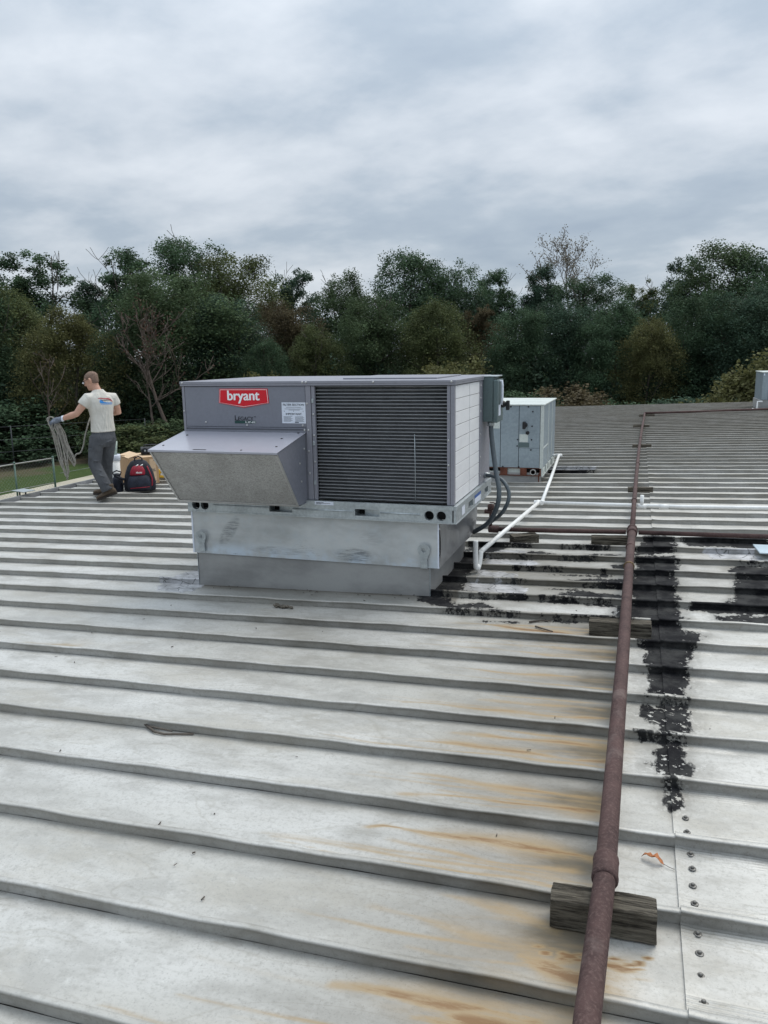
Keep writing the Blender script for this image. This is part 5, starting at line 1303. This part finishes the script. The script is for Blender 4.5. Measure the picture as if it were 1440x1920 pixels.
tr_ = mb.build('trousers', M['trousers'], man); remesh(tr_, .009, 3, .5)
# boots: heel of the near one lifted
def boot(heel, toe, ank, nm='boot'):
    h_, t_ = V3(*heel), V3(*toe); d = (t_-h_).normalized(); up = V3(0, 0, 1); sd_ = d.cross(up).normalized(); L = (t_-h_).length; nrm_ = sd_.cross(d)
    m_ = MB(); rs = []
    for f, w, hh in ((0., .022, .06), (.05, .034, .082), (.25, .037, .10), (.45, .039, .088), (.62, .046, .070), (.80, .048, .060), (.93, .038, .050), (1., .018, .035)):
        c = h_+d*L*f; rs.append([tuple(c+sd_*w*cos(2*pi*k/14)+nrm_*(hh/2*(1+sin(2*pi*k/14)))) for k in range(14)])
    m_.rings(rs); m_.tube([V3(*ank)+V3(0, 0, .07), V3(*ank), h_+d*L*.2+nrm_*.05], [.056, .052, .045], 12)
    o = m_.build(nm, M['boot'], man); remesh(o, .008, 4, .5)
    m_ = MB(); n = 14
    out = [(f, w) for f, w in ((0., .026), (.06, .038), (.25, .040), (.45, .040), (.62, .049), (.8, .051), (.93, .042), (1.01, .018))]
    lo = [tuple(h_+d*L*f+sd_*w+nrm_*-.016) for f, w in out]+[tuple(h_+d*L*f-sd_*w+nrm_*-.016) for f, w in reversed(out)]
    hi = [tuple(Vector(p)+nrm_*.026) for p in lo]; m_.rings([lo, hi], False); m_.build('sole', M['sole'], o, bevel=.003)
boot((.095, -.035, .110), (-.175, .015, .018), (.005, -.012, .165))
boot((.03, .445, .022), (-.225, .58, .022), (-.03, .475, .12))
# gloved left hand closed on the coil
mb = MB(); gd_ = (haL-wrL).normalized(); gs = gd_.cross(V3(0, 0, 1)).normalized()
mb.tube([elL.lerp(wrL, .84), wrL, haL, haL+gd_*.04], [.036, .035, .043, .036], 12)
for q, l in ((-.032, .07), (-.011, .08), (.011, .078), (.032, .064)):
    b = haL+gd_*.03+gs*q; mb.tube([b, b+gd_*l*.5+V3(0, 0, .006), b+gd_*l*.62-V3(0, 0, .028), b+gd_*l*.25-V3(0, 0, .045), b-V3(0, 0, .038)], [.014, .0135, .013, .012, .010], 8)
mb.tube([haL-gs*.035, haL+gd_*.02-gs*.058-V3(0, 0, .01), haL+gd_*.055-gs*.045-V3(0, 0, .03)], [.017, .015, .012], 8)
g_ = mb.build('glove', M['glove'], man); remesh(g_, .006, 3, .5)
mb = MB(); mb.rings([[tuple(elL.lerp(wrL, .80+.05*j)+(gs*cos(2*pi*k/14)+V3(0, 0, 1)*sin(2*pi*k/14))*(.038+.002*j)) for k in range(14)] for j in range(3)]); mb.build('glove_cuff', M['white_label'], g_)
# print on the back of the shirt: draped on the cloth
dgc = bpy.context.evaluated_depsgraph_get()
bv = BVHTree.FromPolygons([v.co[:] for v in sh_.data.vertices], [p.vertices[:] for p in sh_.data.polygons])
LC = V3(-.02, dy, 1.375)
def drape(me, name, mat, off=.0022):
    bm = bmesh.new(); bm.from_mesh(me)
    bmesh.ops.subdivide_edges(bm, edges=[e for e in bm.edges if e.calc_length() > .02], cuts=3, use_grid_fill=True)
    bmesh.ops.triangulate(bm, faces=bm.faces)
    for v in bm.verts:
        o_ = LC+RA*v.co.x+V3(0, 0, v.co.z)-FA*.6; h = bv.ray_cast(o_, FA)
        if h[0] is not None: v.co = h[0]-FA*off
    bm.to_mesh(me); bm.free(); me.materials.clear(); me.materials.append(mat); me.name = name
    o = bpy.data.objects.new(name, me); COL.objects.link(o); o.parent = sh_; return o
def flat(pts):
    me = bpy.data.meshes.new('print'); n = len(pts)//2
    # strip between two polylines: first half upper, second half lower (same direction)
    vs = [(p[0], 0, p[1]) for p in pts]; me.from_pydata(vs, [], [(i, i+1, n+i+1, n+i) for i in range(n-1)]); return me
M['print_red'] = simple('faded_red_print', (.42, .10, .11), .9, 0, .1, 20, 90, .1); M['print_blue'] = simple('blue_print_on_cloth', (.05, .25, .62), .9, 0, .1, 20, 90, .1)
up_ = [(-.085, .055), (-.055, .060), (-.02, .053), (.02, .050), (.06, .052), (.10, .034), (.13, .002)]
drape(flat(up_+[(-.085, .046), (-.055, .045), (-.02, .040), (.02, .036), (.06, .030), (.10, .006), (.128, -.008)]), 'shirt_print', M['print_red'])
drape(flat([(-.075, .012), (-.065, .030), (-.045, .030), (-.028, .018), (-.015, .0), (.04, -.010), (.12, -.016)]+[(-.075, .0), (-.065, -.018), (-.045, -.020), (-.028, -.020), (-.015, -.022), (.04, -.024), (.12, -.026)]), 'shirt_print', M['print_blue'])
drape(flat([(-.06, -.030), (0, -.031), (.06, -.033), (.115, -.035)]+[(-.06, -.034), (0, -.036), (.06, -.038), (.115, -.040)]), 'shirt_print', M['print_blue'])
tm_ = text_mesh('Temperature', .165, .028, .01, 0)
for v in tm_.vertices: v.co.x += .022; v.co.z += .022
drape(tm_, 'shirt_lettering', M['black_print'], .003)

rope = thing('rope', (PX, PY, PZ), PA, 'grey rope coiled in long loops hanging from the gloved hand', 'rope')
rr_ = random.Random(3)
def loop(pts, r=.0078, j=.016):
    P = [V3(x+rr_.uniform(-j, j), dy+.012+y+rr_.uniform(-j, j), z+rr_.uniform(-j*.7, j*.7)) for x, y, z in pts]
    m_ = MB(); m_.tube(smooth_path(P+[P[0], P[1]], 6)[6:-6] if False else smooth_path(P, 7), r, 7); m_.build('strand', M['rope'], rope)
for i in range(4):
    e = i*.012
    loop([(-.655, 0, 1.14), (-.690+e*.3, -.01, 1.06), (-.640+e, 0, .80), (-.612+e, .01, .56), (-.575+e, 0, .39-e), (-.545, -.01, .375-e), (-.528, 0, .43), (-.560+e, .01, .62), (-.600+e, 0, .86), (-.625, .0, 1.03), (-.640, .01, 1.13)])
for i in range(4):
    e = i*.012
    loop([(-.650, .01, 1.14), (-.615+e, 0, 1.03), (-.56+e, .01, .82), (-.49+e*.6, 0, .62), (-.445+e*.5, .01, .53-e*.6), (-.412, 0, .535), (-.43-e*.5, -.01, .62), (-.50-e*.4, 0, .81), (-.56, .01, .97), (-.60, 0, 1.10), (-.63, .01, 1.15)])
for i in range(3):
    loop([(-.62, .02, 1.12), (-.665, .03-.02*i, 1.185), (-.71-.008*i, .0, 1.165), (-.715, -.02, 1.10), (-.68, -.02, 1.04-.02*i), (-.645, 0, 1.06), (-.63, .02, 1.12)], j=.006)
loop([(-.60, 0, 1.10), (-.585, 0, .95), (-.56, .01, .72), (-.535, 0, .52), (-.50, .0, .70), (-.53, .01, .93), (-.58, 0, 1.10)])
loop([(-.44, 0, .56), (-.43, .01, .60), (-.40, .02, .655), (-.345, .03, .675), (-.30, .05, .76), (-.265, .07, .90), (-.215, .12, 1.05), (-.16, .22, 1.17), (-.07, .30, 1.205), (-.04, .33, 1.20), (.0, .34, 1.17)], r=.0105, j=.001)

# ------------------------------------------------------------------ tools and boxes set down behind the big unit
def rib_top(x): return rz(x)+.046
M['nylon'] = simple('black_nylon', (.010, .012, .020), .75, 0, .3, 12, 110, .4)
M['nylon_navy'] = simple('dark_navy_nylon', (.014, .018, .032), .7, 0, .3, 12, 110, .4)
M['nylon_red'] = simple('red_nylon', (.26, .008, .025), .6, 0, .15, 12, 110, .3)
M['card'] = simple('brown_cardboard', (.40, .255, .14), .85, 0, .10, 5, 60, .1)
M['card_light'] = simple('pale_cardboard_edge', (.58, .42, .27), .85, 0, .08, 5, 60, .1)
M['blue_plastic'] = simple('blue_plastic', (.01, .16, .50), .4, 0, .1, 9, 60, .05)
M['yellow_plastic'] = simple('yellow_plastic', (.72, .44, .03), .45, 0, .1, 9, 60, .05)
M['tool_grey'] = simple('dark_tool_grey', (.035, .035, .038), .5, .1, .2, 12, 60, .1)
bp = thing('backpack', (-6.99, 9.93, rib_top(-7)-.004), .62, 'black backpack with a red front pocket, leaning against the cardboard box', 'backpack')
def rrect(cx, cy, z, a, b, n=20, q=3.2):
    out = []
    for k in range(n):
        t = 2*pi*k/n; out.append((cx+a*math.copysign(abs(cos(t))**(2/q), cos(t)), cy+b*math.copysign(abs(sin(t))**(2/q), sin(t)), z))
    return out
mb = MB(); mb.rings([rrect(0, 0, .0, .205, .095), rrect(0, 0, .02, .225, .115), rrect(0, 0, .12, .228, .12), rrect(.0, .01, .25, .205, .112), rrect(.0, .02, .36, .165, .095), rrect(.0, .03, .43, .115, .07), rrect(0, .035, .455, .06, .045)]); mb.build('pack_body', M['nylon'], bp)
mb = MB(); mb.rings([rrect(-.01, -.10, .03, .155, .035), rrect(-.01, -.115, .06, .168, .05), rrect(-.01, -.115, .15, .165, .052), rrect(-.01, -.10, .215, .14, .045), rrect(-.01, -.085, .24, .11, .03)]); mb.build('front_pocket', M['nylon_navy'], bp)
mb = MB(); mb.rings([rrect(-.025, -.09, .245, .105, .030), rrect(-.025, -.09, .265, .110, .036), rrect(-.02, -.08, .32, .098, .036), rrect(-.02, -.065, .365, .075, .03), rrect(-.02, -.055, .38, .05, .02)]); rp = mb.build('red_pocket', M['nylon_red'], bp)
text('pocket_lettering', 'Milwaukee', .085, .030, M['badge_white'], rp, (-.005, -.129, .285), shear=.3, bold=.02)
mb = MB(); mb.tube([(-.055, .0, .44), (-.05, -.005, .485), (0, -.01, .51), (.05, -.005, .485), (.055, .0, .44)], .010, 8); mb.build('carry_handle', M['nylon'], bp)
for a in (-.03, .035):
    mb = MB(); mb.tube([(a-.012, -.075, .372), (a, -.09, .385), (a+.022, -.082, .395)], .007, 6); mb.build('zip_pull', M['badge_white'], bp)
mb = MB(); mb.tube([(-.14, -.158, .062), (0, -.168, .066), (.13, -.158, .07)], .006, 6); mb.build('red_piping', M['nylon_red'], bp)
mb = MB(); mb.tube([(.115, -.085, .37), (.15, -.115, .27), (.175, -.128, .19), (.172, -.135, .11), (.165, -.13, .08)], .010, 6); mb.build('red_piping', M['nylon_red'], bp)
mb = MB(); mb.tube([(-.20, -.06, .18), (-.27, -.07, .21), (-.33, -.05, .235)], .018, 8); mb.tube([(-.19, -.06, .09), (-.23, -.07, .12), (-.30, -.06, .19)], .012, 8); mb.build('side_strap', M['nylon'], bp)
jg = thing('jug', (-7.285, 9.80, rib_top(-7.28)-.004), .6, 'black insulated jug standing between the boot and the backpack', 'jug')
mb = MB(); mb.lathe([(.070, 0), (.078, .012), (.080, .10), (.078, .185), (.060, .215), (.045, .225)], n=18); mb.build('jug_body', M['nylon_navy'], jg)
mb = MB(); mb.lathe([(.046, .222), (.05, .226), (.05, .262), (.035, .272)], n=16); mb.tube([(-.045, 0, .25), (-.06, 0, .29), (0, 0, .315), (.06, 0, .29), (.045, 0, .25)], .010, 8); mb.build('jug_lid', M['nylon'], jg)
bx = thing('cardboard_box', (-7.47, 10.35, rib_top(-7.4)-.003), .92, 'large brown cardboard box with open flaps behind the backpack', 'box')
bl, bd, bh = .47, .55, .415
for nm, a in (('front_panel', (0, bl, 0, .006)), ('back_panel', (0, bl, bd-.006, bd)), ('side_panel', (0, .006, .0065, bd-.0065)), ('side_panel', (bl-.006, bl, .0065, bd-.0065))):
    mb = MB(); mb.box(*a, 0, bh); mb.build(nm, M['card'], bx)
mb = MB(); mb.box(.007, bl-.007, .007, bd-.007, .002, .008); mb.build('bottom_panel', M['card'], bx)
def flap(c, sx, sy, rot): 
    m_ = MB(); m_.box(-sx/2, sx/2, 0, sy, 0, .005); return m_.build('flap', M['card_light'], bx, loc=c, rot=rot)
flap((bl/2, .004, bh+.001), bl-.01, .26, (radians(4), 0, 0)); flap((.003, bd/2, bh+.007), bd-.02, .20, (radians(14), 0, radians(-90))); flap((bl/2, bd-.004, bh+.012), bl-.02, .24, (radians(3), 0, radians(180)))
mb = MB(); mb.box(.33, .43, -.0022, -.0005, .0, bh-.03); mb.build('box_label', M['card_light'], bx)
mb = MB(); mb.box(.10, .15, -.0022, -.0005, .295, .335); mb.box(.345, .365, -.0042, -.0026, .17, .24); mb.box(.37, .415, -.0042, -.0026, .215, .225); mb.box(.37, .42, -.0042, -.0026, .19, .2); mb.box(.40, .41, -.0042, -.0026, .35, .40); mb.box(.35, .42, -.0042, -.0026, .015, .04); mb.build('box_print', M['ink'], bx)
mb = MB(); mb.box(.255, .285, -.0022, -.0005, .27, .33); mb.build('yellow_sticker', M['yellow_plastic'], bx)
bk_ = thing('bucket', (-7.60, 10.16, rib_top(-7.6)-.003), .6, 'tall narrow white bucket with a folded rim, behind the legs of the man', 'bucket')
mb = MB(); mb.lathe([(.085, 0), (.090, .01), (.098, .50), (.094, .50), (.086, .02), (.002, .018)], n=22); mb.build('bucket_body', M['white_pvc'], bk_)
mb = MB(); mb.lathe([(.099, .42), (.108, .422), (.110, .50), (.106, .512), (.094, .512), (.094, .47)], n=22); mb.build('bucket_rim', M['white_label'], bk_)
rd = thing('pipe_offcut', (-7.60, 10.16, rib_top(-7.6)+.02), .6, 'pale grey pipe offcut sticking up out of the white bucket', 'pipe')
mb = MB(); mb.tube([(-.03, .0, .02), (.03, .0, .42), (.055, .0, .66)], .022, 12); mb.build('pipe', M['alu'], rd)
mb = MB(); mb.tube([(.0345, 0, .46), (.0585, .0, .69)], .0245, 12); mb.build('pipe_sleeve', simple('pale_green_plastic', (.38, .46, .40), .5, 0, .1, 9, 60, .05), rd)
for k_, (a, b, lab) in enumerate(((-.035, .02, 'thin grey rod in the white bucket, left of the pale pipe offcut'), (.005, -.045, 'short thin grey rod in the white bucket, in front of the pale pipe offcut'))):
    mb = MB(); mb.tube([(a, b, .02), (a*1.2, b, .54-.02*k_)], .009, 8); o = mb.build('rod', M['conduit'], None, loc=(-7.60, 10.16, rib_top(-7.6)+.02), rot=(0, 0, .6)); tag(o, lab, 'rod')
bt = thing('white_bottle', (-7.60, 11.30, rib_top(-7.6)-.002), .5, 'white plastic bottle half hidden behind the corner of the hood', 'bottle')
mb = MB(); mb.lathe([(.08, 0), (.09, .02), (.09, .26), (.06, .33), (.03, .36)], n=18); mb.build('bottle_body', M['white_pvc'], bt)
mb = MB(); mb.lathe([(.032, .36), (.036, .362), (.036, .40), (.02, .405)], n=14); mb.build('bottle_cap', M['white_label'], bt)
bj = thing('blue_container', (-7.52, 11.56, rib_top(-7.5)-.002), .6, 'blue plastic container with a pale cap, beside the hood', 'container')
mb = MB(); mb.rings([rrect(0, 0, 0, .13, .09), rrect(0, 0, .02, .14, .10), rrect(0, 0, .13, .135, .10), rrect(0, 0, .17, .08, .07), rrect(-.03, 0, .20, .035, .035)]); mb.build('container_body', M['blue_plastic'], bj)
mb = MB(); mb.lathe([(.032, .20), (.032, .235), (.02, .24)], (-.03, 0, 0), 12); mb.build('container_cap', M['white_label'], bj)
yd = thing('power_tool', (-7.43, 11.22, rib_top(-7.4)-.002), .6, 'yellow and black hand tool lying by the cardboard box', 'tool')
mb = MB(); mb.tube([(-.09, 0, .05), (-.07, 0, .10), (.0, 0, .115), (.07, 0, .10)], [.035, .04, .04, .035], 12); mb.tube([(-.085, 0, .08), (-.08, 0, .02), (.0, 0, .012), (.06, 0, .02)], [.028, .024, .022, .02], 10); mb.build('tool_body', M['yellow_plastic'], yd)
mb = MB(); mb.lathe([(.036, .06), (.04, .07), (.032, .11), (.014, .14)], (0, 0, .10), 12, 'x'); mb.box(.05, .13, -.03, .03, .0, .035); mb.build('tool_head', M['nylon'], yd, bevel=.006)
tr2 = thing('white_tray', (-7.38, 11.50, rib_top(-7.4)-.002), .6, 'small white tray under the blue container and the yellow tool', 'tray')
mb = MB(); mb.box(-.02, .30, -.09, .09, 0, .03); mb.build('tray', M['white_label'], tr2, bevel=.01)
rdo = thing('speaker', (-7.36, 10.80, rib_top(-7.4)-.003+bh+.024), .6, 'dark portable speaker with two round ends, on top of the cardboard box', 'speaker')
mb = MB(); mb.rings([[(x, .065*cos(2*pi*k/18), .062+.062*sin(2*pi*k/18)) for k in range(18)] for x in (-.15, -.145, .145, .15)]); mb.build('speaker_body', M['tool_grey'], rdo)
for x in (-.085, .085):
    mb = MB(); mb.lathe([(.046, 0), (.05, -.006), (.042, -.010), (.02, -.008)], (x, -.062, .062), 16, 'y'); o = mb.build('speaker_cone', M['nylon'], rdo); m2 = MB(); m2.lathe([(.018, 0), (.012, -.006)], (x, -.070, .066), 10, 'y'); m2.build('cone_cap', M['galv'], o)
mb = MB(); mb.tube([(-.11, 0, .115), (-.09, 0, .15), (.09, 0, .15), (.11, 0, .115)], .010, 8); mb.build('speaker_handle', M['tool_grey'], rdo)

# ------------------------------------------------------------------ leaf, twigs, scraps on the roof
M['dry_leaf'] = simple('dry_brown_leaf', (.36, .135, .05), .7, 0, .2, 30, 120, .3)
lf = thing('dry_leaf', (.125, 2.615, rz(.12)+.004), radians(-22), 'curled brown oak leaf on the pale metal, right of the brown pipe', 'leaf')
n = 9; top = [(-.058, .0), (-.046, .012), (-.035, .008), (-.022, .020), (-.008, .011), (.008, .022), (.022, .012), (.036, .015), (.050, .0)]
vs = []
for x, w in top: z = .018*sin((x+.058)/.108*pi)+.006*sin(x*120); vs += [(x, w, z+w*.5), (x, 0, z), (x, -w*.8, z+w*.7)]
mb = MB(); mb.add(vs, [f for i in range(n-1) for f in ((i*3, i*3+3, i*3+4, i*3+1), (i*3+1, i*3+4, i*3+5, i*3+2))], True); o = mb.build('leaf_blade', M['dry_leaf'], lf, fixn=False)
so = o.modifiers.new('thick', 'SOLIDIFY'); so.thickness = .0012
mb = MB(); mb.tube([(.048, 0, .003), (.075, -.006, .002), (.10, -.004, .0)], .0013, 5); mb.build('leaf_stalk', M['bark'], lf); lf.scale = (.74, .74, .74)
def twig(pts, r, lab, nm='twig', grp=None):
    x0, y0 = pts[0][0], pts[0][1]; m_ = MB(); m_.tube([(p[0]-x0, p[1]-y0, rz(p[0])-rz(x0)+p[2]) for p in pts], [r*(1-.5*i/len(pts)) for i in range(len(pts))], 6)
    return tag(m_.build(nm, M['bark'], None, loc=(x0, y0, rz(x0)+.004)), lab, nm, grp)
twig([(-2.27, 3.12, .012), (-2.20, 3.10, .016), (-2.10, 3.09, .012)], .005, 'thin splinter of wood lying on the bent dark stick')
twig([(-2.36, 3.18, .006), (-2.28, 3.13, .010), (-2.19, 3.075, .008), (-2.13, 3.065, .006), (-1.99, 3.105, .004)], .0075, 'bent dark stick lying against a rib, in the left foreground')
twig([(-.62, 5.06, .005), (-.55, 5.10, .006), (-.48, 5.11, .005)], .007, 'short dark twig right of the rust stain, upper of the pair', grp='twigs by the curb')
twig([(-.57, 4.98, .005), (-.50, 4.93, .006), (-.45, 4.90, .005)], .006, 'short dark twig right of the rust stain, lower of the pair', grp='twigs by the curb')
mu = MB(); rg_ = random.Random(2)
for i in range(30): mu.sphere((max(-.07, min(.07, rg_.gauss(0, .045))), rg_.gauss(0, .010), rg_.uniform(.0, .014)), (rg_.uniform(.008, .02), rg_.uniform(.006, .012), rg_.uniform(.005, .011)), 7, 5)
tag(mu.build('mud_clump', simple('dried_mud', (.12, .105, .085), .95, 0, .3, 30, 120, .6), None, loc=(-2.42, 5.08, rz(-2.42)+.004)), 'clump of dried mud against a rib in front of the curb', 'mud')
mu = MB()
for i in range(76):
    if i < 30: x = rg_.uniform(-3.6, .0); y = rg_.uniform(2., 5.5)
    elif i < 60: x = rg_.uniform(-3.4, -1.2); y = rg_.gauss(5.5, .04)
    else: x = rg_.uniform(-6, 1.3); y = rg_.uniform(3, 8)
    a = rg_.uniform(0, pi); l = rg_.uniform(.003, .011); ph = (y-Y0) % PITCHR
    if ph < .03: y += .04
    mu.tube([(x-l*cos(a), y-l*sin(a), rz(x)+.006), (x+l*cos(a), y+l*sin(a), rz(x)+.006)], rg_.uniform(.0012, .003), 5)
tag(mu.build('roof_litter', M['bark'], None), 'tiny dark scraps of twig and tar scattered on the roof', kind='stuff')
tag(MB().box(0, .16, 0, .30, 0, .012).build('metal_sheet', simple('pale_blue_sheet', (.52, .62, .68), .35, .3, .06, 4, 40, .03), None, loc=(1.03, 7.02, rz(1.03)+.05), rot=(0, 0, .05), bevel=.002), 'small pale blue metal sheet lying on the tar at the right edge', 'metal sheet')
# little plates and hooks at the eave
for y, lab in ((8.55, 'flat grey bracket on two legs at the eave, nearest the left edge'), (9.55, 'flat grey bracket on two legs at the eave, behind the first one')):
    t = thing('eave_bracket', (EAVE-.25, y, rz(EAVE)+.02), -.25, lab, 'bracket', 'brackets at the eave')
    mb = MB(); mb.box(-.14, .16, -.10, .10, .055, .068); mb.build('plate', M['galv'], t, bevel=.003)
    for x in (-.09, .06): mb = MB(); mb.tube([(x, 0, -.13), (x, 0, .054)], .012, 8); mb.build('leg', M['dark_post'], t)
